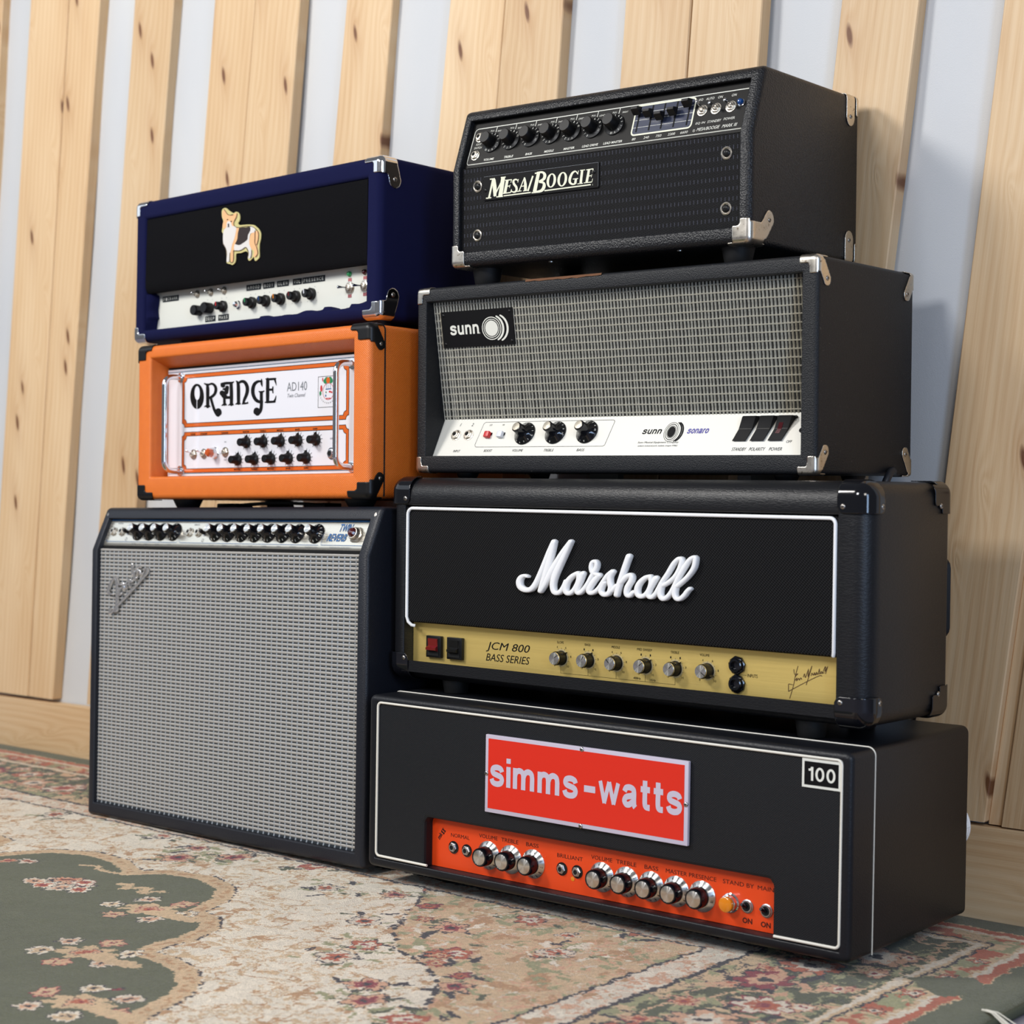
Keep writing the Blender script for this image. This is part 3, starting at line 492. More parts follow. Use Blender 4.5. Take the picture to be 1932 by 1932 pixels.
# narrow strip seen edge-on behind the joint of the two right boards
plank(wall, (2.2143, .1342), (2.2350, .1300), .1165, ZT, 9, 12, 'backing_strip')
mb = MB(); b = 1.5
def zt(s): return 95.5+s*8.3 if s > 0 else 95.5
rings = [[(sx*1000, 22, -12), (sx*1000, 22, zt(sx)), (sx*1000, b, zt(sx)), (sx*1000, 0, zt(sx)-b), (sx*1000, 0, -12)] for sx in (-.32, 0, 1.0, 3.0)]
mb.loft(rings, True, True)
bb = mb.mesh('baseboard_back', 'pine_h' if 'pine_h' in MT else 'pine')
def pine_h():
    m = MT['pine'].copy(); m.name = 'pine_horizontal'; t = m.node_tree; tc = [n for n in t.nodes if n.type == 'TEX_COORD'][0]
    mp = t.nodes.new('ShaderNodeMapping'); mp.inputs['Rotation'].default_value = (0, math.pi/2, 0)
    for l in list(t.links):
        if l.from_node == tc: to = l.to_socket; t.links.remove(l); t.links.new(mp.outputs[0], to)
    t.links.new(tc.outputs['Object'], mp.inputs[0]); return m
MT['pine_h'] = pine_h(); bb.materials.clear(); bb.materials.append(MT['pine_h'])
o = link('baseboard_back', bb, None, None, 'pine board along the foot of the wall', 'structure'); o.matrix_world = WM
mb = MB(); mb.box(-4200, 4200, -4200, 700, -40, -12); mb.build('floor', 'floor', None, None, 'lilac-grey floor showing beyond the edge of the rug', 'structure')

# ---------------- the rug: pattern painted into a generated colour map ----------------
RX0, RX1, RY0, RY1 = -1.60, .905, -1.55, .445; PXM = 800
W_, H_ = int((RX1-RX0)*PXM), int((RY1-RY0)*PXM)
YB = lambda x: .4375-.0267*(x+1.4966)   # the rug's back edge lies along the baseboard
X, Y = np.meshgrid(RX0+(np.arange(W_)+.5)/PXM, RY0+(np.arange(H_)+.5)/PXM)
def vnoise(x, y, f, seed):
    r = np.random.RandomState(seed); T = r.rand(256, 256); x = x*f+500; y = y*f+500; xi = np.floor(x).astype(int); yi = np.floor(y).astype(int); a = x-xi; b = y-yi; a = a*a*(3-2*a); b = b*b*(3-2*b)
    g = lambda i, j: T[(yi+j) & 255, (xi+i) & 255]
    return g(0, 0)*(1-a)*(1-b)+g(1, 0)*a*(1-b)+g(0, 1)*(1-a)*b+g(1, 1)*a*b
def fbm(x, y, f, seed, o=3): return sum(vnoise(x, y, f*2**k, seed+k)*.5**k for k in range(o))/sum(.5**k for k in range(o))
jx = (vnoise(X, Y, 300, 1)-.5)*.0075+(vnoise(X, Y, 60, 3)-.5)*.008; jy = (vnoise(X, Y, 300, 2)-.5)*.0075+(vnoise(X, Y, 60, 4)-.5)*.008
XJ, YJ = X+jx, Y+jy
C_ = dict(green=(88, 91, 66), tan=(206, 176, 138), tan2=(184, 142, 102), cream=(230, 218, 198), dark=(44, 38, 46), rust=(178, 92, 62), red=(136, 44, 56), sage=(152, 150, 110), pink=(208, 160, 128), white=(218, 204, 184), dgreen=(78, 82, 58))
C_ = {k: np.array(lin(v)[:3]) for k, v in C_.items()}
img = np.empty((H_, W_, 3)); img[:] = C_['tan']
def win(cx, cy, r):
    i0, i1 = max(0, int((cx-r-RX0)*PXM)), min(W_, int((cx+r-RX0)*PXM)+1); j0, j1 = max(0, int((cy-r-RY0)*PXM)), min(H_, int((cy+r-RY0)*PXM)+1)
    return (slice(j0, j1), slice(i0, i1)) if i1 > i0 and j1 > j0 else None
def blob(cx, cy, rx, ry, col, a=0, pet=0, amp=.25, ph=0):
    q = win(cx, cy, max(rx, ry)*1.4)
    if q is None: return
    x, y = XJ[q]-cx, YJ[q]-cy; c, s = math.cos(a), math.sin(a); u, v = (x*c+y*s)/rx, (-x*s+y*c)/ry; r = np.hypot(u, v)
    if pet: r = r/(1-amp+amp*np.abs(np.cos(pet*.5*np.arctan2(v, u)+ph))*1.6)
    img[q][r < 1] = C_[col]
def flower(cx, cy, r, cols=('white', 'rust', 'dark'), pet=6, ph=None, el=.85):
    ph = rng.rand()*3 if ph is None else ph; a = rng.rand()*3
    blob(cx, cy, r*1.12, r*1.12*el, 'dark' if rng.rand() < .5 else cols[2], a, pet, .28, ph); blob(cx, cy, r, r*el, cols[0], a, pet, .3, ph)
    blob(cx, cy, r*.62, r*.62*el, cols[1], a, pet, .25, ph+.5); blob(cx, cy, r*.27, r*.27*el, cols[2], a)
def leaf(cx, cy, l, a, col='sage'): blob(cx, cy, l, l*.32, col, a); 
def spray(cx, cy, R, n, pal, sz=(.008, .016)):
    for _ in range(n):
        a = rng.rand()*6.28; d = R*rng.rand()**.6; leaf(cx+d*math.cos(a), cy+d*math.sin(a), rng.uniform(*sz), rng.rand()*3.14, pal[rng.randint(len(pal))])
# medallion outline (green centre field) and distance from it
med = np.array([(-1240,-1100),(-1205,-760),(-1080,-560),(-1010,-400),(-860,-330),(-800,-215),(-690,-165),(-610,-175),(-560,-262),(-530,-285),(-500,-213),(-478,-170),(-427,-149),(-360,-152),(-305,-178),(-282,-200),(-262,-172),(-245,-153),(-185,-142),(-122,-165),(-83,-207),(-66,-250),(-52,-285),(-12,-289),(22,-320),(35,-365),(33,-401),(52,-450),(104,-450),(148,-462),(187,-492),(210,-525),(224,-565),(238,-610),(300,-650),(345,-720),(350,-790),(330,-860),(330,-1000),(250,-1300),(0,-1560),(-1240,-1560)])/1000.
def inside(P, x, y):
    r = np.zeros(x.shape, bool); n = len(P)
    for i in range(n):
        (x1, y1), (x2, y2) = P[i], P[(i+1) % n]; c = ((y1 > y) != (y2 > y)); r ^= c & (x < (x2-x1)*(y-y1)/(y2-y1+1e-12)+x1)
    return r
def dist(P, x, y):
    D_ = np.full(x.shape, 9.)
    for i in range(len(P)):
        a, b = P[i], P[(i+1) % len(P)]; ab = b-a; t = np.clip(((x-a[0])*ab[0]+(y-a[1])*ab[1])/(ab@ab), 0, 1); D_ = np.minimum(D_, np.hypot(x-a[0]-t*ab[0], y-a[1]-t*ab[1]))
    return D_
st = 4; xc, yc = X[::st, ::st], Y[::st, ::st]; dc = dist(med, xc, yc); sc_ = inside(med, xc, yc)
sd = np.where(sc_, -dc, dc); sd = np.kron(sd, np.ones((st, st)))[:H_, :W_]
k_ = st
for ax in (0, 1): sd = sum(np.roll(sd, i, ax) for i in range(-k_//2, k_//2+1))/(k_+1)   # soften the coarse steps
sdj = sd+(vnoise(X, Y, 300, 8)-.5)*.006
# tan/sage floral ground beyond the cream band
n1 = fbm(XJ, YJ, 45, 11); n2 = fbm(XJ, YJ, 30, 21); n3 = fbm(XJ+5, YJ, 60, 31)
img[n1 > .62] = C_['tan2']; img[(np.abs(n2-.5) < .022)] = C_['pink']; img[(n3 > .66)] = C_['sage']; img[(np.abs(fbm(XJ, YJ, 26, 61)-.52) < .014)] = C_['white']
# cream band with curling tan scrolls; its outer edge is scalloped
wx = XJ+.035*(vnoise(XJ, YJ, 16, 40)-.5); wy = YJ+.035*(vnoise(XJ, YJ, 16, 41)-.5)
scr = np.abs(np.sin(84*(wx+.6*wy)+11*fbm(wx, wy, 24, 44, 2))*np.cos(96*(wy-.3*wx)+11*fbm(wx, wy, 22, 47, 2)))
th_ = np.arctan2(YJ+1.0, XJ+.45); edge = .235+.045*np.abs(np.sin(th_*7.0))
band = (sdj > 0) & (sdj < edge); img[band] = C_['cream']
q_ = fbm(wx, wy, 34, 71, 2); img[band & ((scr > .50) & (scr < .80) & (q_ > .40))] = C_['tan']; img[band & (np.abs(q_-.5) < .022)] = C_['tan2']; img[band & (scr > .93)] = C_['tan']
e2 = (sdj > edge-.004) & (sdj < edge+.002) & (vnoise(X, Y, 130, 5) > .45); img[e2] = C_['dark']
# green field, tan outline, dotted dark line
img[(sdj < .0)] = C_['green']; ol = (sdj > -.001) & (sdj < .025); img[ol] = C_['tan']; img[ol & (vnoise(X, Y, 170, 55) > .60) & (sdj > .007) & (sdj < .019)] = C_['tan2']
img[(sdj > .0245) & (sdj < .0280) & (vnoise(X, Y, 190, 6) > .50)] = C_['dark']
def cluster(cx, cy, R=.055):
    a0 = rng.rand()*6; blob(cx, cy, R*.62, R*.42, 'tan', .3, 7, .3); flower(cx, cy, R*.24, ('pink', 'rust', 'red'))
    for i in range(6):
        a = a0+i*6.28/6; flower(cx+R*math.cos(a), cy+R*.8*math.sin(a), R*.26, (('pink', 'tan', 'red'), ('white', 'pink', 'dark'), ('cream', 'tan', 'dark'))[i % 3])
for cx, cy in ((-.098, -.296), (.010, -.475), (.165, -.600)):
    cluster(cx, cy, .058); blob(cx+.052, cy-.004, .05, .012, 'tan', .1)
for dx, dy in ((0, 0), (.03, .005), (-.03, .004), (.012, .022), (-.018, .02), (.016, -.018), (-.016, -.02), (.044, -.008), (-.044, -.012)): flower(-.295+dx, -.280+dy, .017, (('pink', 'rust', 'dark'), ('white', 'pink', 'dark'), ('cream', 'rust', 'red'))[rng.randint(3)])
for t in range(26): blob(-.235+.003*t, -.232+.012*math.sin(t*.55), .008, .004, 'tan', .4)
flower(-.45, -.226, .016); flower(-.475, -.245, .014, ('pink', 'rust', 'red')); flower(.155, -.545, .007, ('red', 'red', 'red'))
for t in range(9): blob(-.37+.012*t, -.19+.006*math.sin(t), .009, .004, 'tan')
# rust / red flower garland between cream band and beige ground, and loose blossoms
for cx, cy in ((-.343, -.005), (-.254, -.010), (-.31, -.07), (-.017, -.061), (.150, -.158), (.228, -.240), (.239, -.300), (.342, -.359), (.381, -.402), (-.45, .02), (-.6, .06), (-.72, 0.02), (-.12, .03), (.08, -.03), (.25, -.11), (.33, -.2), (.42, -.30), (.30, -.02), (.42, -.12), (.46, -.42), (.20, .05), (.44, .03)):
    spray(cx, cy, .05, 16, ['sage', 'sage', 'dgreen', 'dark', 'cream']); flower(cx, cy, rng.uniform(.016, .024), (('white', 'rust', 'dark'), ('rust', 'white', 'red'), ('pink', 'red', 'dark'))[rng.randint(3)], 5)
for _ in range(170):
    cx, cy = rng.uniform(-1.5, .53), rng.uniform(-.9, .12); i, j = int((cx-RX0)*PXM), int((cy-RY0)*PXM)
    if sd[j, i] > .25: (flower(cx, cy, rng.uniform(.010, .016), (('white', 'rust', 'dark'), ('rust', 'tan', 'red'), ('red', 'rust', 'dark'))[rng.randint(3)], 5) if rng.rand() < .6 else spray(cx, cy, .03, 8, ['sage', 'dgreen', 'rust', 'cream'], (.005, .010)))
# borders, measured inwards from the rug's edge
e = np.minimum(RX1-XJ, YB(X)-YJ); along = np.where(RX1-X < YB(X)-Y, Y, X)
def bandm(a, b): return (e >= a) & (e < b)
img[bandm(-1, .372)] = C_['dark']
m_ = bandm(.320, .367); img[m_] = C_['white']; img[m_ & (np.abs(np.sin(along*62)*.5+(e-.343)/.03) < .30)] = C_['cream']; img[m_ & (np.abs(fbm(XJ, YJ, 60, 92)-.5) < .05)] = C_['pink']; img[m_ & (fbm(XJ, YJ, 55, 93) > .68)] = C_['tan2']
img[bandm(.313, .320)] = C_['dark']
# main border: green ground with flowers, leafy scrolls, wavy inner edge of tan
m_ = bandm(.138, .313); img[m_] = C_['dgreen']; wv = .285+.018*np.sin(along*24); img[m_ & (e > wv)] = C_['tan']; q = m_ & (e > wv) & (n1 > .5); img[q] = C_['sage']
nn_ = np.abs(fbm(XJ, YJ, 22, 81)-.5); img[m_ & (nn_ < .050) & (e < wv)] = C_['tan']; img[m_ & (nn_ < .022) & (e < wv)] = C_['pink']; img[m_ & (np.abs(fbm(XJ, YJ, 40, 85)-.5) < .03) & (e < wv)] = C_['sage']; img[m_ & (np.abs(fbm(XJ, YJ, 34, 87)-.5) < .012)] = C_['dark']
# guard stripe: zig-zag tipped rust and white bands
img[bandm(.055, .138)] = C_['tan']; img[bandm(.128, .136)] = C_['white']; img[bandm(.118, .122)] = C_['dark']
m_ = bandm(.085, .118); img[m_ & (n3 > .5)] = C_['sage']; img[m_ & (n1 > .56)] = C_['rust']
img[bandm(.073, .081)] = C_['white']; img[bandm(.058, .073)] = C_['rust']; img[bandm(-1, .055)] = C_['green']
def bxy(al, ee, right): return (RX1-ee, al) if right else (al, YB(al)-ee)
for right, lo, hi in ((True, -1.5, .12), (False, -1.6, .62)):
    al = lo; k = 0
    while al < hi:
        x, y = bxy(al, .225+.03*math.sin(k*1.9), right); spray(x, y, .055, 20, ['sage', 'tan', 'pink', 'dark', 'sage'], (.008, .018)); flower(x, y, rng.uniform(.028, .036), (('white', 'rust', 'red'), ('red', 'pink', 'dark'), ('rust', 'white', 'dark'), ('pink', 'white', 'dark'))[k % 4], 7)
        x, y = bxy(al+.045, .27, right); flower(x, y, .015, ('pink', 'rust', 'red')); x, y = bxy(al+.02, .165, right); flower(x, y, .014, ('pink', 'white', 'red')); x, y = bxy(al+.06, .10, right); flower(x, y, .012, ('rust', 'white', 'dark'), 5)
        al += .085; k += 1
# places where the green ground breaks through the guard stripes towards the edge
for cx, cy, r in ((.828, .058, .052), (.845, -.62, .05), (.05, YB(.05)-.075, .05), (-.80, YB(-.8)-.075, .05)):
    q = win(cx, cy, r*1.5); xx, yy = XJ[q]-cx, YJ[q]-cy
    m2 = (np.abs(xx)/1.25+np.abs(yy)*1.0) < r*.9; img[q][m2] = C_['green']
fade = 1+.20*(fbm(X, Y, 4, 90)-.5)+.34*(vnoise(X, Y, 420, 95)-.5)+.16*(fbm(X, Y, 40, 96)-.5)
img *= fade[..., None]; img = np.clip(img, 0, 1)
im = bpy.data.images.new('rug_pattern', W_, H_, float_buffer=False); im.colorspace_settings.name = 'sRGB'
sr = np.where(img < .0031308, img*12.92, 1.055*np.power(np.maximum(img, 1e-6), 1/2.4)-.055)
im.pixels.foreach_set(np.dstack([sr, np.ones((H_, W_))]).astype(np.float32).ravel()); im.update(); im.pack()
def rugfn(t):
    mp = t.mapv((1/(RX1-RX0), 1/(RY1-RY0), 1), None, (-RX0/(RX1-RX0), -RY0/(RY1-RY0), 0))
    ix = t.n('ShaderNodeTexImage', image=im); ix.extension = 'EXTEND'; t.l(mp, ix.inputs[0]); t.l(ix.outputs[0], t.b.inputs['Base Color'])
    a = t.noise(t.obj(), 520, 2, .7); b = t.noise(t.obj(), 9, 3)
    t.bump(t.math('ADD', a.outputs[0], t.math('MULTIPLY', b.outputs[0], 3)), .0035, .75)
MT['rug'] = mat('rug_pile', None, .95, spec=.1, fn=rugfn, Sheen_Weight=.25)
rug = bpy.data.objects.new('area_rug', None); COL.objects.link(rug); rug['label'] = 'large green and cream floral rug with Persian pattern under the amplifiers'; rug['category'] = 'rug'
mb = MB(); nxr, nyr = 160, 120
def rz(x, y):
    ed = min(RX1-x, YB(x)-y); return -9+9*min(1, max(0, ed/.012))**.5 + .25*math.sin(x*41)*math.sin(y*37)-.25
V = []; xs_ = list(np.linspace(RX0, RX1-.012, nxr-8))+[RX1-.012*(1-k/8) for k in range(1, 9)]; ys_ = list(np.linspace(RY0, RY1-.012, nyr-8))+[RY1-.012*(1-k/8) for k in range(1, 9)]
for y in ys_:
    for x in xs_: yy = RY0+(y-RY0)*(YB(x)-RY0)/(RY1-RY0); V.append((x*1000, yy*1000, rz(x, yy)))
mb.add(V, [(j*nxr+i, j*nxr+i+1, (j+1)*nxr+i+1, (j+1)*nxr+i) for j in range(nyr-1) for i in range(nxr-1)])
mb.build('pile', 'rug', rug, 60)
mb = MB(); mb.box(RX0*1000, RX1*1000-1, RY0*1000, 368, -11.8, -9.2); mb.build('backing', 'cord', rug)
mb = MB(); mb.tube([(RX1*1000+4+1.2*math.sin(y*23), y*1000, -6.5) for y in np.linspace(RY0, .365, 90)], 5, 8); mb.build('edge_binding', 'cord', rug, 50)
mb = MB()
for k, (dx, dy, dz, r) in enumerate(((0, 0, 0, 1.3), (3, 1.5, 0, .9), (6, -2, 0, .8), (2, -3, .5, .7), (9, 3, -1, .7))):
    mb.tube([(RX1*1000-14+dx*.3, -12+dy*.4+k*.5, 2.5), (RX1*1000-2+dx*.6, -16+dy, 3.5), (RX1*1000+10+dx, -19+dy*1.6, -3), (RX1*1000+22+dx*1.6, -24+dy*2.5, -9), (RX1*1000+34+dx*2, -26+dy*4, -10)], r, 6)
mb.build('fringe_tuft', 'fringe', rug, 50)
# ---------------- amplifiers ----------------
POSE = dict(simms=(-.0001, 0, .023, .0001, .0042, .0083), marsh=(-.0192, .0565, .2754, -.0341, .0042, .0046), sunn=(-.0208, .1128, .5617, -.0194, .0105, .0050), mesa=(.0507, .1009, .8452, -.0008, .0183, .0099),
 fender=(-.6880, .0556, -.0002, -.0556, -.0167, -.0145), orange=(-.6069, .0860, .5180, -.0581, -.0058, -.0114), blue=(-.6857, .1383, .7793, -.0732, -.0131, -.0060))
def mkamp(k, name, label): x, y, z, yaw, rx, ry = POSE[k]; return amp(name, label, None, x, y, z, yaw, rx, ry)
NUM = [str(i) for i in range(0, 11)]
def bead(root, pts, r, name, m='pipe', closed=False, label=None):
    mb = MB(); P = smoothpts(pts, 3, closed) if False else pts; mb.tube(P, r, 8); return mb.build(name, m, root, 60, label)
def arcpts(cx, cz, r, a0, a1, n=6): return [(cx+r*math.cos(math.radians(a0+(a1-a0)*i/n)), cz+r*math.sin(math.radians(a0+(a1-a0)*i/n))) for i in range(n+1)]

# ===== 1. bottom head: black basket-weave cabinet, red sign, orange-red panel =====
A = mkamp('simms', 'amplifier_head', 'black amplifier head with red simms-watts sign, on the rug, bottom of the right stack'); SIM = A
w, h, d = 731.5, 234.1, 305.3
case(w, h, d, (14, w-13, 12.5, h-10), 7, 9, 2, 24).build('cabinet', 'frame_black', A, 40)
mb = MB(); f0 = Fr(2)   # baffle with a wide notch for the panel
cx0, cx1, cz = 103, 633, 79; r = 9
out = [(14.2, 12.7), (cx0, 13.1)]+arcpts(cx0+r, cz-r, r, 180, 90)+arcpts(cx1-r, cz-r, r, 90, 0)+[(cx1, 13.1), (w-13.2, 12.7), (w-13.2, h-10.2), (14.2, h-10.2)]
def inset(P, q):
    R_ = []
    for x, z in P:
        if 13 < z < h-11 and cx0-1 <= x <= cx1+1: c = ((cx0+cx1)/2, 20); R_.append((x-q if x < c[0]-200 else x+q if x > c[0]+200 else x, z+(q if z > cz-2 else 0)))
        else: R_.append((x, z))
    return R_
n = len(out)
mb.loft([[(x, 22, z) for x, z in out], [(x, 6, z) for x, z in out], [(x, 3, z) for x, z in inset(out, 1.2)], [(x, 2, z) for x, z in inset(out, 4)]], False, False)
Q = inset(out, 4); mb.add([(x, 2, z) for x, z in (Q[0], Q[1], (Q[1][0], h-10.2), Q[-1])], [(0, 1, 2, 3)])
lft = Q[1:2+7]; rgt = Q[2+7:2+14+1]
mb.add([(x, 2, z) for x, z in lft]+[(x, 2, h-10.2) for x, z in lft], [(i, i+1, len(lft)+i+1, len(lft)+i) for i in range(len(lft)-1)])
mb.add([(x, 2, z) for x, z in (lft[-1], rgt[0], (rgt[0][0], h-10.2), (lft[-1][0], h-10.2))], [(0, 1, 2, 3)])
mb.add([(x, 2, z) for x, z in rgt]+[(x, 2, h-10.2) for x, z in rgt], [(i, i+1, len(rgt)+i+1, len(rgt)+i) for i in range(len(rgt)-1)])
mb.add([(x, 2, z) for x, z in (rgt[-1], Q[-3], Q[-2], (rgt[-1][0], h-10.2))], [(0, 1, 2, 3)])
mb.build('baffle', 'weave_black', A, 20)
x0, x1, z0, z1, rr = 16.5, 718.5, 16, 224.5, 6
bead(A, [(x, .8, z) for x, z in [(112-3, 15.6)]+arcpts(x0+rr, z0+rr, rr, 270, 180)+arcpts(x0+rr, z1-rr, rr, 180, 90)+arcpts(x1-rr, z1-rr, rr, 90, 0)+arcpts(x1-rr, z0+rr, rr, 0, -90)+[(636, 15.6)]], 1.75, 'piping')
R9 = 9.2; bead(A, [(w+.2, 53.5, 1)]+[(w+.2, 53.5, h-R9)]+[(x, 53.5, z) for x, z in arcpts(w-R9+.2, h-R9+.2, R9, 0, 90)]+[(R9, 53.5, h+.2)]+[(x, 53.5, z) for x, z in arcpts(R9-.2, h-R9+.2, R9, 90, 180)]+[(-.2, 53.5, 1)], .9, 'side_piping')
fp = Fr(18); mb = MB(); mb.box(95, 641, 18, 20, 13, 76); mb.build('control_panel', 'orangepanel', A)
mb = MB(); tl = lambda s, x, z, ww, hh, **k: text(mb, fp, s, x, z, ww, hh, bold=.0, **k)
tl('NORMAL', 152, 58, 32, 5); tl('VOLUME', 200, 64, 31, 5); tl('TREBLE', 236, 64, 28, 5); tl('BASS', 273, 64, 20, 5); tl('BRILLIANT', 333, 57.5, 40, 5)
for s, x, ww in (('VOLUME', 382, 32), ('TREBLE', 419, 30), ('BASS', 456, 20), ('MASTER', 492, 30), ('PRESENCE', 529, 38), ('STAND BY', 578, 42), ('MAINS', 617, 26)): tl(s, x, 63, ww, 5)
text(mb, fp, 'ON', 591, 22, 13, 6.5, bold=.03); text(mb, fp, 'ON', 615.5, 21.5, 13, 6.5, bold=.03)
text(mb, fp, 'mk', 116.5, 54, 10, 6, bold=.04, rot=1.0, shear=.2); text(mb, fp, 'II', 122.5, 60.5, 6, 6, bold=.03, rot=1.0); line(mb, fp, [(118.5, 60), (122, 65)], .8, .25); line(mb, fp, [(123, 56.8), (126.5, 61.8)], .8, .25)
mb.build('panel_lettering', 'inkdk', A, kind='stuff')
jk = jackmesh(6.4, 'steel', 1); 
for x, z in ((141, 42), (164, 41), (321, 41), (345, 41)): link('jack_socket', jk, A, fp.mw(x, z, 0, rng.rand()))
mb = MB(); mb.lathe([(3, 0), (3, .4), (.01, .5)], 12); link('inspection_dot', mb.mesh('dot', 'amber'), A, fp.mw(338, 31, 0))
mb = MB(); mb.lathe([(18.6, 0), (18.6, 1.0), (13.2, 5.4), (12.6, 5.6), (.01, 5.6)], 40); sk = mb.mesh('skirt', 'spun', 35)
mb = MB(); mb.lathe([(12.4, 5), (12.6, 7), (12.0, 19.2), (11.4, 20.2), (9.9, 20.4), (9.7, 19.6)], 36); bd = mb.mesh('knob', 'gloss', 40)
mb = MB(); mb.lathe([(9.9, 19.2), (9.9, 19.9), (9.5, 20.1), (.01, 20.1)], 36); cp = mb.mesh('cap', 'spun', 30)
ns = numerals(15.9, NUM, 2.9, 3.75, .0, m='ink')
def tiltnum(me):
    me = me.copy()
    for v in me.vertices: rr = math.hypot(v.co.x, v.co.y)*1000; v.co.z = (5.5-(rr-13.2)*.815+.25)*S
    return me
ns = tiltnum(ns)
knobset(A, fp, [(x, 40.3, rng.uniform(-1.5, 1.5)) for x in (201, 238, 275, 383, 420, 456.5, 492.5, 529)], [('knob', bd), ('skirt', sk), ('cap', cp), ('numerals', ns)])
mb = MB(); mb.lathe([(11.5, 0), (11.5, 2), (10, 3), (10, 9.5), (9.2, 10), (8.8, 9)], 32); pl = link('pilot_light', mb.mesh('bezel', 'chrome', 35), A, fp.mw(569, 39.5)); mb = MB(); mb.lathe([(8.9, 8), (8.9, 14), (7.6, 15), (.01, 15.3)], 32); link('lens', mb.mesh('lens', 'amber', 40), pl, None, 'amber lens')
mb = MB(); mb.lathe([(8, 0), (8, 1.4), (6.8, 2.0), (6.6, 3.4), (5.4, 3.6), (5, 2)], 28); mb.lathe([(5.0, 2.2), (.01, 2.3)], 20, 1); tg = mb.mesh('toggle_switch', ['steel', 'hole'], 35); mb = MB(); mb.tube([(0, 0, 2), (-1.2, 1.5, 6), (-2.6, 3.4, 10)], [2.2, 2.4, 2.0], 10); lv = mb.mesh('lever', 'gloss', 40)
for x, z in ((591, 39), (616.5, 38)): t = link('toggle_switch', tg, A, fp.mw(x, z)); link('lever', lv, t)
fs = Fr(1.0); mb = MB(); mb.box(210.5, 520.5, -3.2, 1.6, 101.5, 201.5, 0, .8); sg = mb.build('sign', 'lilac', A, 30, 'red sign lettered simms-watts with silver-grey edge and letters')
mb = MB(); mb.box(215.5, 515, -3.45, -3.0, 107, 196.6); mb.build('red_field', 'red', sg)
mb = MB(); fl = Fr(-3.45); htext(mb, fl, 'simms', 219, 359, 137, 26.5, .15); htext(mb, fl, '-', 369, 386, 140, 26.5, .15); htext(mb, fl, 'watts', 391, 512, 137, 26.5, .15)
mb.build('sign_lettering', 'lilac', sg, kind='stuff')
for x, z in ((213, 151.5), (364.5, 198.5), (364.5, 104), (517.5, 150.5)): screw(sg, fl.mw(x, z, 0), 3.1, 'steel')
mb = MB(); mb.box(668.8, 717.2, .2, 1.9, 190, 222.2); bg = mb.build('badge', 'inkwhite', A, None, 'black badge reading 100'); mb = MB(); mb.box(671.8, 714.4, -.1, .3, 193, 219.2); mb.build('badge_field', 'ink', bg)
mb = MB(); htext(mb, Fr(-.1), '100', 676.5, 711, 198, 11, .15, .22); mb.build('badge_number', 'inkwhite', bg)
for x, y in ((85, 80), (w-75, 70), (85, d-50), (w-75, d-50)): foot(A, x, y, 17, None)

# ===== 2. black head with white script logo and gold panel =====
A = mkamp('marsh', 'amplifier_head', 'black amplifier head with raised white script and gold panel, second in the right stack'); MAR = A
w, h, d = 753.5, 278.5, 198.6
case(w, h, d, (31, 712, 13.5, 240), 26, 20, 3, 30, rb=14).build('cabinet', 'levant', A, 50)
mb = MB(); zt_, zb_ = 240, 78.5
prof = [(9, zt_), (3.5, zt_-3), (3, zb_+6), (4, zb_+2), (7, zb_), (18, zb_)]
mb.loft([[(x, y, z) for y, z in prof] for x in (31.5, 711.5)], False, False, close=False); mb.build('grille_cloth', 'marsh_cloth', A, 30)
bead(A, [(x, y, z) for x, y, z in [(47, 7, 73.5), (43, 4, 74.5), (38, 2.5, 79), (35.6, 2, 86)]+[(x, 2, z) for x, z in arcpts(35.5+9, 236-9, 9, 180, 90)]+[(x, 2, z) for x, z in arcpts(708.5-7, 236-7, 7, 90, 0)]+[(708.5, 2, 84), (707, 4, 80)]], 2.3, 'piping', 'white')
fp = Fr(20); mb = MB(); mb.box(31.5, 711.5, 20, 22, 13.6, 84); mb.build('control_panel', 'gold', A)
mb = MB(); text(mb, fp, 'JCM 800', 206, 52.5, 77, 13.5, shear=.25); text(mb, fp, 'BASS SERIES', 206, 38.5, 77, 10.0, shear=.25)
for s, x, ww in (('SLOPE', 296, 11), ('BASS', 341, 9), ('MIDDLE', 386, 13), ('MID SWEEP', 431, 23), ('TREBLE', 477, 12.5), ('VOLUME', 521, 14)): text(mb, fp, s, x, 66.7, ww, 3.0)
text(mb, fp, 'POWER', 75.5, 21, 12, 2.4); text(mb, fp, 'STANDBY', 113.5, 21, 15, 2.4); text(mb, fp, 'INPUTS', 589.5, 47, 14, 4.0)
line(mb, fp, [(297, 37), (297, 27.2), (478, 27.2), (478, 36)], .35, .2)
for x in (342, 387, 432.5): line(mb, fp, [(x, 27.2), (x, 36)], .35, .2)
line(mb, fp, [(568.5, 51), (568.5, 43)], .4, .2); line(mb, fp, [(568.5, 47), (581, 47)], .4, .2)
text(mb, fp, '400Hz', 420, 30.5, 11, 3.0); text(mb, fp, '1KHz', 444, 30, 9, 3.0); text(mb, fp, 'II', 556.5, 59, 2.4, 3); text(mb, fp, 'I', 556.5, 36, 1, 3)
for i, x in enumerate((298, 342.5, 387.5, 433, 478, 525.5)):
    lab = (['0', '2', '4', '6', '8', '10'] if i in (0, 2, 5) else ['-5', '3', '1', '1', '3', '+5'])
    for k in range(11):
        a = math.radians(-135+27*k); rr = 12.6; line(mb, fp, [(x+11.2*math.sin(a), 47+11.2*math.cos(a)), (x+12.6*math.sin(a), 47+12.6*math.cos(a))], .35, .2)
    for k, s in enumerate(lab): a = math.radians(-135+54*k); text(mb, fp, s, x+15.6*math.sin(a), 47+15*math.cos(a), 1.7*len(s), 2.6)
mb.build('panel_lettering', 'ink', A, kind='stuff')
mb = MB(); Hs = hmap(D['H']['sig'])
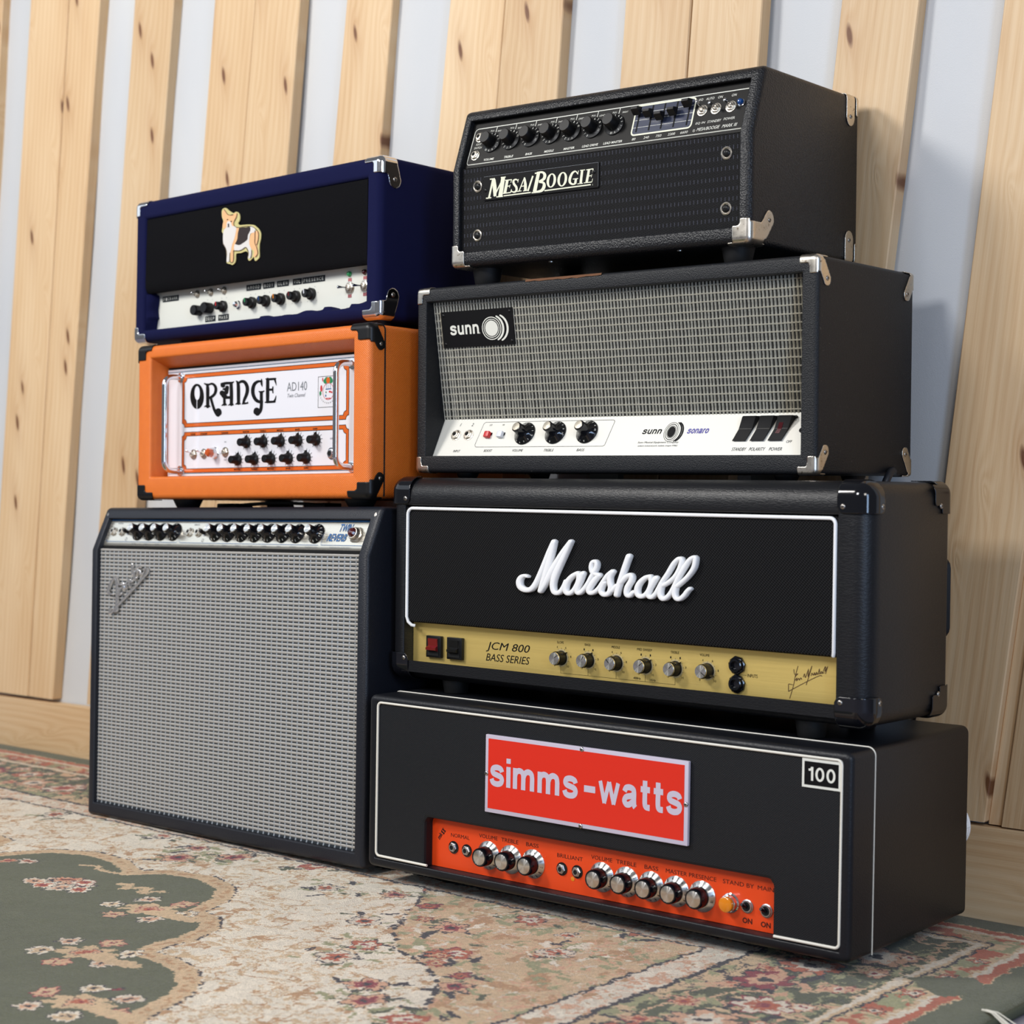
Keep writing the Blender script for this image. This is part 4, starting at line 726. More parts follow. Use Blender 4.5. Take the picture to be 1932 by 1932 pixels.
for s in D['sig']: flat_stroke(mb, fp, [(x, y, 8) for x, y in s], .2, Hs, .5, 3)
mb.build('signature', 'inkbrown', A, kind='stuff')
for x, c, lb in ((75, 'redlens', 'red rocker switch'), (114, 'plastic', None)):
    mb = MB(); mb.box(x-14, x+14, 14.5, 20, 31, 61, 0, .8); mb.box(x-10.5, x+10.5, 13.6, 15, 34, 58, 1); r_ = mb.build('rocker_switch', ['plastic', 'hole'], A, 30, lb)
    mb = MB(); mb.loft([[(xx, y, z) for y, z in ((14, 57.5), (12.2, 57), (13.2, 47.5), (8.0, 44.5), (8.4, 41.6), (14, 39.5))] for xx in (x-8.8, x+8.8)], True, True); mb.build('rocker', 'redlens' if lb else 'plastic', r_, 25)
mb = MB(); mb.lathe([(9.6, 0), (9.6, .8), (8.8, 1.0), (8.2, 13.2), (7.8, 13.8)], 40); mb.add([(-2.4, 7.6, 0), (2.4, 7.6, 0), (0, 12.4, 0), (-2.0, 7.2, 8), (2.0, 7.2, 8), (0, 10.5, 7)], [(0, 2, 1), (3, 4, 5), (0, 3, 5, 2), (2, 5, 4, 1), (0, 1, 4, 3)])
for k in range(30): a = k*math.pi/15; mb.box(-.32, .32, 8.3, 8.9, 1, 12.5); mb.v[-8:] = [(x*math.cos(a)-y*math.sin(a), x*math.sin(a)+y*math.cos(a), z) for x, y, z in mb.v[-8:]]
bd = mb.mesh('knob', 'plastic', 30); mb = MB(); mb.lathe([(8.0, 13.2), (8.1, 15.3), (7.7, 15.9), (.01, 16.0)], 36); cp = mb.mesh('cap', 'spun', 30); mb = MB(); mb.box(-.4, .4, 1.5, 7.2, 15.9, 16.15); pt = mb.mesh('pointer_line', 'ink')
mb = MB(); mb.lathe([(11.5, 0), (11.5, .5), (.01, .5)], 30); dk = mb.mesh('dial_disc', mat('clear_disc', (205, 200, 170), .1, Alpha=.35))
knobset(A, fp, [(298, 46.8, -.85), (342.5, 47, -.55), (387.7, 47, .75), (433, 47, -.8), (478.3, 47, -.75), (525.5, 48, -2.2)], [('knob', bd), ('cap', cp), ('pointer_line', pt), ('dial_disc', dk)])
mb = MB(); mb.lathe([(11.5, 0), (11.5, 2.5), (10.5, 3.5), (8.5, 3.6)], 8); mb.lathe([(8.8, 3), (8.8, 6.5), (7.8, 7.5), (5.5, 7.7), (5, 2), (.01, 2)], 28); jk = mb.mesh('jack_socket', 'gloss', 35)
for z in (58, 36): link('jack_socket', jk, A, fp.mw(568.5, z, 0, .2))
mb = MB(); fl = Fr(3.0); Hm = hmap(D['H']['marsh_logo'])
for s in D['marsh_logo']: tube_stroke(mb, fl, s, Hm, .98, 4.6, 2.6, 4, 12)
mb.build('script_logo', 'white', A, 60, 'raised white script logo')
cm = lambda a, b: (a < 40 and b < 34) or math.hypot(a-33, b-30) < 8
bt = lambda lx, lz: (lambda a, b: (a < lx and b < lz) and not (a > lx-8 and b > lz-8 and math.hypot(a-lx+8, b-lz+8) > 8))
for sx in (0, 1):
    for sz in (0, 1):
        hz = 37 if sz else 36
        corner(A, (w, h, d), (sx, 0, sz), bt(41, hz), bt(30, hz), bt(41, 30), 20, 46, 'gloss', [('f', 34, 29), ('s', 25, 29)], 1.6, 40, cr=3.4)
        backm = lambda a, b: (a < 30 and b < 37) or capsule(a, b, 40, 10, 10, 10, 18)
        if sx: corner(A, (w, h, d), (1, 1, sz), None, backm, bt(41, 34), 14, 48, 'gloss', [('s', 33, 28)], 1.6, 40, cr=3.4)
for x, y in ((95, 40), (w-95, 40), (95, d-40), (w-95, d-40)): foot(A, x, y, 19, (SIM, 234.1))
mb = MB(); mb.loft([[(x, y, z) for x, z in rrect(a, b_, 90, 190, 14, 4)] for y, a, b_ in ((d-1, 640, 740), (d+8, 645, 748), (d+14, 655, 744))], False, True); mb.build('rear_cover', 'plastic', A, 50)

# ===== 3. head with silver grille and cream panel =====
A = mkamp('sunn', 'amplifier_head', 'black amplifier head with silver grille and cream panel, third up in the right stack'); SUN = A
w, h, d = 648.3, 260.4, 241.9
case(w, h, d, (19, 626.5, 23.5, 240.5), 6, 6, 1.5, 46).build('cabinet', 'tolex_sunn', A, 40)
fg = Fr(15, 240, -26/164); mb = MB(); P = [fg.p(x, z, 0) for x, z in ((19.2, 241), (626.3, 241), (626.3, 74), (19.2, 74))]; mb.add(P, [(3, 2, 1, 0)]); g = mb.build('grille_cloth', 'clothbase_s', A)
mb = MB(); r_ = np.random.RandomState(3)
nrow = 16; pz = 166/nrow; ncol = 113; px_ = 607/ncol
for c in range(ncol+1):
    x = 19.4+c*px_; k = nrow*4; dx = np.cumsum(r_.randn(k+1))*.05
    for off, wd in ((-.7, .34), (.8, .30)):
        L = [fg.p(x+off+dx[i]-wd, 241-i*166/k, .1) for i in range(k+1)]; M_ = [fg.p(x+off+dx[i], 241-i*166/k, 1.0+.55*abs(math.sin(math.pi*i/4))) for i in range(k+1)]; R_ = [fg.p(x+off+dx[i]+wd, 241-i*166/k, .1) for i in range(k+1)]
        mb.loft([L, M_, R_], close=False)
for rr in range(nrow):
    z = 241-(rr+.5)*pz; k = ncol; dz = np.cumsum(r_.randn(k+1))*.10; dz -= np.linspace(0, dz[-1], k+1)
    for off in (-.5, .5):
        L = [fg.p(19.4+i*px_, z+off+dz[i]-.35, .2) for i in range(k+1)]; M_ = [fg.p(19.4+i*px_, z+off+dz[i], 1.5) for i in range(k+1)]; R_ = [fg.p(19.4+i*px_, z+off+dz[i]+.35, .2) for i in range(k+1)]
        mb.loft([L, M_, R_], close=False)
mb.build('silver_threads', 'thread_s', g, 70, None, 'stuff')
fp = Fr(15, 23, 26/53); mb = MB(); a_ = [fp.p(x, z, 0) for x, z in ((19.2, 23), (626.3, 23), (626.3, 76.5), (19.2, 76.5))]; mb.add(a_+[(p[0], p[1]+1.5, p[2]) for p in a_], [(0, 1, 2, 3), (3, 2, 6, 7), (0, 3, 7, 4), (1, 5, 6, 2)]); mb.build('control_panel', 'cream', A)
mb = MB(); sh = .25
for s, x, z, ww, hh in (('1', 53, 68, 2, 4.2), ('2', 75.5, 68, 3.5, 4.2), ('INPUT', 62, 30.5, 13, 3.4), ('BOOST', 120, 30.8, 15, 3.4), ('VOLUME', 173.5, 31, 19, 3.4), ('TREBLE', 228, 31, 17, 3.4), ('BASS', 282, 31.2, 13, 3.4), ('LO', 110, 67, 4.5, 2.4), ('HI', 133, 67, 3.6, 2.4), ('STANDBY', 529, 31, 21, 4.2), ('POLARITY', 555, 31, 23, 4.2), ('POWER', 581, 31, 18, 4.2), ('ON', 597, 67, 6, 3.2), ('OFF', 597.5, 40, 8, 3.2)): text(mb, fp, s, x, z, ww, hh, shear=sh)
htext(mb, fp, 'sunn', 374, 404, 51.5, 6, .2, .24, shear=.25); text(mb, fp, 'Sunn Musical Equipment Company', 404, 40.2, 64, 3.0, shear=.3); text(mb, fp, 'amburn industrial park, tualatin, oregon 97062', 404.5, 35.8, 62, 2.4, shear=.3)
ring2(mb, fp, ell(420, 53.8, 6, 7), ell(420, 53.8, .1, .1), .2)
for a, b in ((8.2, .7), (10.6, .9), (12.8, .6)): ring2(mb, fp, ell(420, 53.8, a*.88, a*.98), ell(420, 53.8, (a-b)*.88, (a-b)*.98), .2)
for dx in (2.5, 5.2): 
    q = [(420+dx+13*.95*math.cos(t), 53.8+13*1.0*math.sin(t), 1.0+1.2*math.cos(t)) for t in np.linspace(-1.15, 1.15, 16)]; flat_stroke(mb, fp, q, .2, k=1)
o_ = [(93, 36.5), (318, 36.5), (324, 70.5), (97, 70.5)]; line(mb, fp, [(96, 36), (317, 36), (319.5, 37.5), (324.5, 69), (322, 71), (99, 71), (96, 69), (92.2, 39), (94, 36.6), (96, 36)], .5, .2)
mb.build('panel_lettering', 'ink', A, kind='stuff'); mb = MB(); htext(mb, fp, 'sonaro', 444, 476, 51.5, 6, .2, .27, .12, .25); mb.build('model_lettering', 'inkviolet', A, kind='stuff')
jk = jackmesh(7.0, 'nickel')
for x in (51, 74.5): link('jack_socket', jk, A, fp.mw(x, 53, 0, .3))
for x, m in ((112, 'redcap'), (135.5, 'whitecap')):
    mb = MB(); mb.box(-4, 5.5, -1, 3.5, 0, .4, 1); mb.box(-5, 4.2, -5.5, 3.8, 0, 6.2, 0, 1); link('push_button', mb.mesh('push_button', [m, 'ink'], 40), A, fp.mw(x, 53), m[:-3]+' push button')
mb = MB(); mb.lathe([(17, 0), (17, 1.5), (16.4, 2.2), (11.5, 6), (8.6, 11), (7.6, 17), (7.4, 20.5), (6.2, 21.4)], 40); bd = mb.mesh('knob', 'gloss', 45); mb = MB(); mb.lathe([(6.4, 20.6), (6.4, 21.7), (5.8, 22.2), (.01, 22.4)], 28); cp = mb.mesh('cap', 'capmetal', 35)
ns = numerals(14.2, NUM, 3.0, 3.9, .72, m='inkwhite')
knobset(A, fp, [(177, 54, -2.3), (230.5, 54.6, .6), (284, 55, .9)], [('knob', bd), ('cap', cp), ('numerals', ns)])
for x, gl in ((540.5, 0), (566, 0), (591.5, 1)):
    mb = MB(); k = .45
    def pt_(u, s, o): return (u+s*k*.0, s, o)
    # parallelogram rocker: lower half flat, upper half standing proud
    s_ = lambda s, du, o: (du+s*.36, s, o)
    B_ = [[s_(sv, du, ov) for du in (-9.6, 9.6)] for sv, ov in ((-15.5, 1.5), (-15.5, 2.2), (0, 3.0), (14, 9.5), (15.5, 9.0), (17.5, .5))]
    ring_ = lambda i: [B_[j][i] for j in range(6)]
    mb.loft([ring_(0), ring_(1)], True, True); mb.box(-9.6+2, 9.6+8, 15.6, 18.2, 0, 3.5); mb.add([s_(.2, -9, 3.35), s_(.2, 9, 3.35), s_(.7, 9, 3.5), s_(.7, -9, 3.5)], [(0, 1, 2, 3)], 1)
    if gl: mb.add([s_(-6, -5, 3.0), s_(-6, 1, 3.0), s_(0, 1, 3.3), s_(0, -5, 3.3)], [(0, 1, 2, 3)], 2); mb.add([s_(0, -5, 3.3), s_(0, 1, 3.3), s_(7, 1, 6.6), s_(7, -5, 6.6)], [(0, 1, 2, 3)], 2)
    link('rocker_switch', mb.mesh('rocker_switch', ['matte', 'bracket', 'darkred'], 25), A, fp.mw(x-8.5 if True else x, 54.5), 'rocker switch with dark red window' if gl else None)
mb = MB(); mb.lathe([(3.6, 0), (3.6, .3), (.01, .35)], 14); link('screw_hole', mb.mesh('screw_hole', 'hole'), A, fp.mw(610.5, 54))
fb = Fr(15, 240, -26/164); mb = MB(); a_ = [fb.p(x, z, o) for o in (1.6, 3.4) for x, z in ((33.5, 177), (165, 177), (165, 227), (33.5, 227))]; mb.add(a_, [(4, 5, 6, 7), (0, 4, 7, 3), (1, 2, 6, 5), (3, 7, 6, 2), (0, 1, 5, 4)])
bg = mb.build('badge', 'ink', A, None, 'black sunn badge with white ringed disc'); mb = MB(); htext(mb, fb, 'sunn', 48.5, 102.5, 194.5, 13, 3.6, .25)
ring2(mb, fb, ell(125.5, 200.5, 11.6, 10.6), ell(126, 200.5, .1, .1), 3.6)
for a, b in ((14.3, 1.2), (17.6, 1.4)): ring2(mb, fb, ell(125.5, 200.5, a, a*.9), ell(125.5, 200.5, a-b, (a-b)*.9), 3.6)
for dx, r_0 in ((2.2, 18.9), (9.0, 20.0)):
    flat_stroke(mb, fb, [(126+dx+r_0*.98*math.cos(t), 200.5+r_0*.92*math.sin(t), 1.2+2.4*math.cos(t)) for t in np.linspace(-1.15, 1.15, 18)], 3.6, k=1)
mb.lathe([(1, 0), (.9, .01)], 8); mb.v = mb.v[:-16]; mb.f = mb.f[:-9]; mb.m = mb.m[:-9]
text(mb, fb, 'R', 103.5, 195, 1.6, 1.8, 3.6); mb.build('badge_lettering', 'inkwhite', bg, kind='stuff')
for x, z in ((38, 222), (160, 222), (38, 182), (160, 182)): screw(bg, fb.mw(x, z, 3.4), 2.2, 'plastic')
for sx in (0, 1):
    for sz in (0, 1):
        corner(A, (w, h, d), (sx, 0, sz), Lmask(25, 9, 12, 22, 5), earmask(11, 20, 19.5, 28, 8.2, 8, 12), bt(25, 24), 6, 42, 'nickel', [('s', 19.5, 27)], .9, 40)
        corner(A, (w, h, d), (sx, 1, sz), None, earmask(11, 22, 19.5, 29, 8.2, 8, 12), bt(22, 22), 4, 42, 'nickel', [('s', 19.5, 28)], .9, 40)
for x, y in ((64, 40), (w-64, 40), (64, d-40), (w-64, d-36)): foot(A, x, y, 16, (MAR, 278.5))
mb = MB(); q = [(200+i*8, 259.2-2.2*rng.rand()-(1 if 4 < i < 13 else 0)) for i in range(17)]; mb.loft([[(x, 2.0, 260.7) for x, z in q], [(x, .55, 259.6+.4) for x, z in q], [(x, -.25, z-.3) for x, z in q]], close=False); mb.build('worn_edge', 'woodwear', A, None, 'chipped bare wood patch on the top front edge')
for x in (290, 545): mb = MB(); mb.box(x-24, x+24, 60, 72, -7, .5); mb.build('chassis_bracket', 'bracket', A)

# ===== 4. short head with black wicker grille =====
A = mkamp('mesa', 'amplifier_head', 'small black amplifier head with sloping panel of black knobs, topmost of the right stack'); MES = A
w, h, d = 482.6, 220.9, 273.1; SL = (134, 29.7); sl = 29.7/(h-134)
case(w, h, d, (15, 465.5, 20.5, 205), 9, 7, 2.5, 30, SL).build('cabinet', 'tolex_black', A, 50)
mb = MB(); mb.box(15.2, 465.3, 7, 12, 20.6, 136); mb.build('grille_cloth', 'wicker', A)
fp = Fr(9.5, 134, sl); mb = MB(); P = [fp.p(x, z, 0) for x, z in ((15.2, 137.5), (465.3, 137.5), (465.3, 206), (15.2, 206))]; mb.add(P+[(p[0], p[1]+2, p[2]) for p in P], [(0, 1, 2, 3), (0, 4, 5, 1), (3, 2, 6, 7)]); mb.build('control_panel', 'mesapanel', A)
mb = MB(); mb.box(15.2, 465.3, 9.5, 12.5, 133.4, 136.2); mb.build('panel_lip', 'plastic', A)
mb = MB(); ZB, ZTOP = 142.2, 194
line(mb, fp, [(470, ZTOP), (30, ZTOP)], 1.1, .2); line(mb, fp, [(30, ZTOP)]+arcpts(26, ZTOP-6, 6, 90, 165, 4)+[(18.2, 147)]+arcpts(22.4, ZB+4, 4, 190, 270, 4)+[(470, ZB)], 1.1, .2); line(mb, fp, [(24, ZB), (470, ZB)], 1.3, .2)
for x in (59, 93.5, 128, 163, 197, 231.5, 266.5): line(mb, fp, [(x, ZTOP), (x-.6, 186.5)], .9, .2)
for s, x, ww in (('VOLUME', 57, 18), ('TREBLE', 92, 16), ('BASS', 127, 11.5), ('MIDDLE', 161.5, 16), ('MASTER', 195, 18), ('LEAD DRIVE', 229.5, 26), ('LEAD MASTER', 266, 30)): text(mb, fp, s, x, 146.8, ww, 3.1, bold=.015, shear=.15)
for x in (52, 87, 122, 157, 190, 225, 259): text(mb, fp, 'PULL', x, 188.5, 7, 2.2, shear=.15)
for x, s in ((66, 'BRIGHT'), (101, 'SHIFT'), (136, 'SHIFT'), (171, 'SHIFT'), (205, 'DEEP'), (239, 'LEAD'), (276, 'BRIGHT')): text(mb, fp, s, x, 187, 9, 2.2, shear=.15)
text(mb, fp, 'FOOT', 32, 171, 9.5, 3, shear=.15); text(mb, fp, 'SWITCH', 32, 166, 13.5, 3, shear=.15)
for s, x, ww in (('80', 299, 5.5), ('240', 318.5, 8.5), ('750', 337.5, 8.5), ('2200', 357, 11), ('6600', 376, 11)): text(mb, fp, s, x, 147.2, ww, 3.2, shear=.15)
for s, x, z, ww in (('EQ', 392, 188, 6), ('AUTO', 405.5, 188, 12), ('ON', 420.5, 188, 7), ('ON', 440.5, 188, 7), ('EQ IN', 398, 156.5, 14), ('STANDBY', 418.5, 156.8, 20), ('POWER', 440, 157.5, 16)): text(mb, fp, s, x, z, ww, 3.2, shear=.15)
text(mb, fp, 'MESA/BOOGIE', 411.5, 148.3, 34, 4.2, shear=.35); text(mb, fp, 'MARK III', 442.5, 148.3, 22, 4.2, shear=.35); ring2(mb, fp, ell(390.5, 147.4, 1.8, 1.8, 16), ell(390.5, 147.4, 1.5, 1.5, 16), .2)
text(mb, fp, 'R', 390.5, 147.4, 1.2, 1.8)
mb.build('panel_lettering', 'inkwhite', A, kind='stuff')
mb = MB(); q = lambda a: [(x, z) for x, z in rrect(292+a, 385.5-a, 151.5+a, 193.2-a, 6-a, 5)]; ring2(mb, fp, q(0), q(2.1), .3); mb.build('equalizer_frame', 'inkcream', A)
mb = MB(); poly(mb, fp, q(2.0), .1); eq = mb.build('equalizer_panel', 'eqpanel', A)
mb = MB()
for z in (162.5, 172.3, 182.5): line(mb, fp, [(294, z), (383.5, z)], .45, .22)
mb.build('equalizer_lines', 'inkwhite', eq, kind='stuff')
mb = MB()
for x in (300, 319.5, 338, 357, 377): line(mb, fp, [(x, 191.2), (x, 157.6)], 2.3, .26)
mb.build('slider_slots', 'hole', eq, kind='stuff')
mb = MB(); mb.box(-1, 1, -2, 2, 0, 5); mb.loft([[(a, b_, z) for a, b_ in ((-5.5*k, -4.5*kk), (5.5*k, -4.5*kk), (5.5*k, 4.5*kk), (-5.5*k, 4.5*kk))] for z, k, kk in ((4.5, .9, 1.1), (5, 1, 1.25), (9, 1, .9), (14, .95, .45), (14.6, .85, .35))], True, True); sk = mb.mesh('slider_knob', 'plastic', 20)
for x, z in ((300, 182.5), (319.3, 177), (338, 171), (357, 174.5), (377, 183)): link('slider_knob', sk, A, fp.mw(x, z))
mb = MB(); mb.lathe([(14.9, 0), (14.9, 1.6), (14.2, 2.0), (10.8, 2.3), (9.6, 3.2), (9.2, 9), (8.6, 17), (7.8, 18), (.01, 18)], 40); bd = mb.mesh('knob', 'plastic', 40)
ns = numerals(12.6, NUM, 3.1, 2.35, .0, m='inkwhite')
knobset(A, fp, [(x, 170.8, r0) for x, r0 in ((55.5, -1.3), (89.5, 1.1), (124, .3), (159, .9), (193, 1.2), (228.2, .35), (263, -.9))], [('knob', bd), ('numerals', ns)])
jk = jackmesh(6.2, 'nickel')
for x, z in ((30.5, 155), (31.5, 181)): link('jack_socket', jk, A, fp.mw(x, z, 0, .2))
for x, tx in ((397.5, (-.02, .36)), (417.5, (0, .0)), (439.3, (0, .06))):
    tp = toggleparts(6, 17.5, tx, 2.3); t = link('toggle_switch', tp[0][1], A, fp.mw(x, 173)); link('lever', tp[1][1], t)
mb = MB(); mb.lathe([(5, 0), (5, 1), (4.2, 1.3), (4.2, 2.2)], 20); j = link('pilot_light', mb.mesh('bezel', 'chrome', 35), A, fp.mw(453.5, 176)); mb = MB(); mb.lathe([(4.1, 1.5), (4.1, 4), (3.1, 6), (1.5, 7), (.01, 7.2)], 8); link('lens', mb.mesh('lens', 'bluelens'), j, None, 'blue lens')
mb = MB(); mb.box(55, 250, 5.2, 6.9, 89, 122, 0, .4); pl = mb.build('name_plate', 'ink', A, None, 'black plate lettered Mesa/Boogie in cream'); f6 = Fr(5.2); mb = MB(); Hm = hmap(D['H']['mesa_logo'])
for s in D['mesa_logo']: flat_stroke(mb, f6, s, .2, Hm, .5, 4, caps=len(s) < 2)
for A1, B1 in D['mesa_rings']: ring2(mb, f6, A1, B1, .2, Hm)
mb.build('plate_lettering', 'inkcream', pl, kind='stuff')
mb = MB(); line(mb, f6, [(56, 121.6), (249.6, 121.6), (249.6, 91)], .35, .2); mb.build('plate_edge', 'inkgrey', pl)
for x, z in ((59, 103), (243, 110)): screw(pl, f6.mw(x, z, 0), 2.8, 'plastic')
f7 = Fr(7)
for x, z in ((43.5, 110), (43.5, 43), (443.5, 113), (443.5, 45)):
    mb = MB(); mb.lathe([(8.3, 0), (8.0, 1.0), (6.6, 1.7), (5.6, 1.2), (5.4, .4)], 30); c_ = link('cup_washer', mb.mesh('cup_washer', 'nickel', 40), A, f7.mw(x, z)); screw(c_, Matrix.Translation((0, 0, .0006)), 5.2, 'plastic')
for sx in (0, 1):
    corner(A, (w, h, d), (sx, 0, 0), Lmask(26, 22, 15, 30, 4), earmask(30, 27, 43, 33, 10.5, 30, 17), bt(34, 36), 8, 56, 'nickel', [('s', 43, 32)], 1.0, 46)
    for sz in (0, 1): corner(A, (w, h, d), (sx, 1, sz), None, lambda a, b: (a < 9 and b < 26) or capsule(a, b, 24, 4, 24, 31, 10.5), bt(34, 34), 5, 48, 'nickel', [('s', 24, 29 if sz else 29)], 1.0, 44)
for x, y in ((36, 38), (w-40, 38), (36, d-38), (w-40, d-38)): foot(A, x, y, 21, (SUN, 260.4), taper=.8)
for x in (165, 370): mb = MB(); mb.lathe([(3.5, 0), (3.4, 1.2), (.01, 2)], 12); link('screw', mb.mesh('screw', 'zinc'), A, nrm_mw((x, 16, 0), (0, 0, -1)))

# ===== 5. combo with large silver grille =====
A = mkamp('fender', 'combo_amplifier', 'large black combo amplifier with silver grille cloth, on the rug, bottom of the left stack'); FEN = A
w, h, d = 664.1, 504.1, 265.6; SL = (434, 29.6); sl = 29.6/(h-434)
case(w, h, d, (17, 645.5, 21, 485.5), 7, 6, 2, 26, SL).build('cabinet', 'tolex_fender', A, 50)
mb = MB(); mb.box(17.2, 645.3, 8.5, 12, 21.2, 435.5); g = mb.build('grille_cloth', 'clothbase_f', A)
mb = MB(); mb.box(17.2, 645.3, 12, 16, 435.5, 441.5); mb.build('panel_gap', 'hole', A)
fg = Fr(8.5); mb = MB(); nr, nc = 69, 52; r_ = np.random.RandomState(4); rr_ = nc*4
for k in range(nr):
    z = 22.5+k*6.0; dz = .3*math.sin(k*.3)
    q = [fg.p(17.4+i*628/rr_, z+2.2, .1) for i in range(rr_+1)]
    top = [fg.p(17.4+i*628/rr_, z+3.6+.25*math.sin(i*1.57), 1.15+.35*math.cos(i*math.pi/2)) for i in range(rr_+1)]; mid = [fg.p(17.4+i*628/rr_, z+4.4, 1.2+.3*math.cos(i*math.pi/2)) for i in range(rr_+1)]; bot = [fg.p(17.4+i*628/rr_, z+5.9, .1) for i in range(rr_+1)]
    mb.loft([q, top, mid, bot], close=False)
mb.build('silver_threads', 'thread_f', g, 80, None, 'stuff')
mb = MB()
for c in range(nc+1):
    x = 17.6+c*627.6/nc; k = nr*2
    for off, wd in ((-.7, .6), (.7, .6)):
        if x+off-wd < 17 or x+off+wd > 645.5: continue
        mb.loft([[fg.p(x+off+s_*wd, 21.3+i*414/k, (1.1 if s_ == 0 else .3)+.45*math.cos(i*math.pi)) for i in range(k+1)] for s_ in (-1, 0, 1)], close=False)
mb.build('vertical_threads', 'thread_f2', g, 70, None, 'stuff')
fp = Fr(10.5, 434, sl); mb = MB(); L0 = []
# faceplate: pressed sheet, very slightly bowed, with a turned lower lip
prof = [(440.5, -.6), (442, .8), (446, 1.6), (452, 2.1), (458, 1.7), (463, 1.9), (468, 1.7), (474, 2.2), (480, 1.9), (484, 1.2), (486.5, .6)]
mb.loft([[fp.p(x, z, o) for z, o in prof] for x in (17.3, 645.2)], close=False); mb.build('control_panel', 'silver', A, 60)
fp = Fr(8.2, 434, sl)
mb = MB()
line(mb, fp, [(19, 483.2), (643, 483.2)], 2.2, .5)
line(mb, fp, [(22, 452), (23, 448.3), (211, 448.3), (213, 452)], .5, .5); line(mb, fp, [(217, 452), (219, 448.3), (545, 448.3)], .5, .5); line(mb, fp, [(551, 466), (551, 448.5), (640, 448.5)], .5, .5)
text(mb, fp, 'TWIN', 594.5, 473.5, 27, 11, .4, shear=.3, bold=.02); text(mb, fp, 'REVERB', 580.5, 459.5, 40, 11, .4, shear=.3, bold=.02); mb.build('blue_lettering', 'inkblue', A, kind='stuff')
mb = MB()
for s, x, ww in (('VOLUME', 99, 12), ('TREBLE', 132, 10), ('MIDDLE', 162, 10), ('BASS', 194, 8), ('VOLUME', 299, 12), ('TREBLE', 331, 10), ('MIDDLE', 363, 10), ('BASS', 394, 8), ('REVERB', 426, 11), ('SPEED', 459, 9), ('INTENSITY', 491, 14), ('MASTER VOLUME', 531, 26), ('FENDER MUSICAL INSTRUMENTS', 593, 44)): text(mb, fp, s, x, 445.3, ww, 2.0, .4)
text(mb, fp, 'NORMAL', 45, 478, 14, 2.6, .4); text(mb, fp, 'VIBRATO', 248, 476.5, 14, 2.6, .4)
for x in (75, 275): ring2(mb, fp, ell(x, 452.5, 2.3, 2.6, 16), ell(x, 452.5, 1.7, 2.0, 16), .4)
mb.build('panel_lettering', 'inkgrey', A, kind='stuff')
jk = jackmesh(6.6, 'nickel')
for x in (33.5, 57, 236, 258.5): link('jack_socket', jk, A, fp.mw(x, 464.5, 0, .3))
mb = MB(); mb.box(-3, 3, -3.5, 3.5, 0, .8, 1); mb.tube([(0, 0, 0), (-.5, .5, 6), (-1, 1, 10)], [2.4, 3.2, 3.0], 10); ts = mb.mesh('bright_switch', ['plastic', 'steel'], 40)
for x in (75, 275): link('bright_switch', ts, A, fp.mw(x, 463))
mb = MB(); mb.lathe([(15.2, 0), (15.2, 1.4), (14.6, 2.2), (10.6, 5), (8.4, 9), (7.6, 15), (7.4, 18.5), (6.4, 19.4)], 36); bd = mb.mesh('knob', 'gloss', 45); mb = MB(); mb.lathe([(6.7, 18.6), (6.7, 19.6), (6.0, 20.3), (.01, 20.6)], 26); cp = mb.mesh('cap', 'white_cap_silver' if False else 'spun', 35)
ns = numerals(12.9, NUM[1:], 2.8, 3.65, .68, m='inkwhite')
knobset(A, fp, [(x, 464.6, rng.uniform(-2.2, 2.2)) for x in (103.5, 134.5, 165, 197.5, 302.5, 333.5, 366, 397.5, 429, 461, 492.5, 534)], [('knob', bd), ('cap', cp), ('numerals', ns)])
mb = MB(); mb.loft([[(r*math.cos(i*math.pi/3), r*math.sin(i*math.pi/3), z) for i in range(6)] for r, z in ((12.5, 0), (12.5, 2.5), (11, 3.4))], False, True); mb.lathe([(9.6, 3), (9.2, 8), (8.4, 9.4), (7.2, 9.6)], 28); j = link('pilot_light', mb.mesh('bezel', 'nickel', 35), A, fp.mw(620, 463.5)); mb = MB(); mb.lathe([(7.3, 9), (7.2, 10.5), (5.4, 13.2), (2.5, 14.4), (.01, 14.6)], 10); link('lens', mb.mesh('lens', 'darkred'), j, None, 'dark red jewel lens')
mb = MB(); Hm = hmap(D['H']['fender_logo'])
for s in D['fender_logo']: tube_stroke(mb, Fr(5.2), s, Hm, .66, 2.2, .6, 3, 8)
mb.build('logo', 'logochrome', A, 60, 'slanted chrome script logo')
_cab = [c for c in A.children if c.name.startswith('cabinet')][0]; _mi = A.matrix_world.inverted()
for v in _cab.data.vertices:   # the underside sits flat on the pile
    p_ = A.matrix_world @ v.co
    if p_.z < .0004: p_.z = .0004; v.co = _mi @ p_
# carrying handle strap on top, its ends under metal caps
mb = MB(); mb.loft([[(x, y, z) for y in (118, 142) for z in ((h+zz, h+zz+4) if y == 118 else (h+zz+4, h+zz))] for x, zz in [(205+i*12, 1.0+5.5*math.sin(math.pi*i/20)**.8) for i in range(21)]], True, True); hd = mb.build('handle', 'plastic', A, 30)
for x in (212, 425): mb = MB(); mb.box(x-26, x+24, 112, 148, h+.2, h+8, 0, 2); mb.build('handle_cap', 'plastic', hd, 40)
mb = MB(); mb.tube([(330, 150, h+3.5), (352, 128, h+7), (372, 120, h+8)], 2.6, 8); mb.tube([(360, 125, h+8), (380, 140, h+7), (400, 155, h+3.5)], 2.6, 8); mb.build('handle_fold', 'plastic', hd, 50)
mb = MB(); mb.lathe([(4.2, 0), (3.9, 1.0), (.01, 1.6)], 14)
for p, n_ in (((w-9, 26, h-12), (0.2, -1, .4)), ((9, 26, h-12), (-.2, -1, .4))): link('stud', mb.mesh('stud', 'zinc', 50), A, nrm_mw(p, n_))

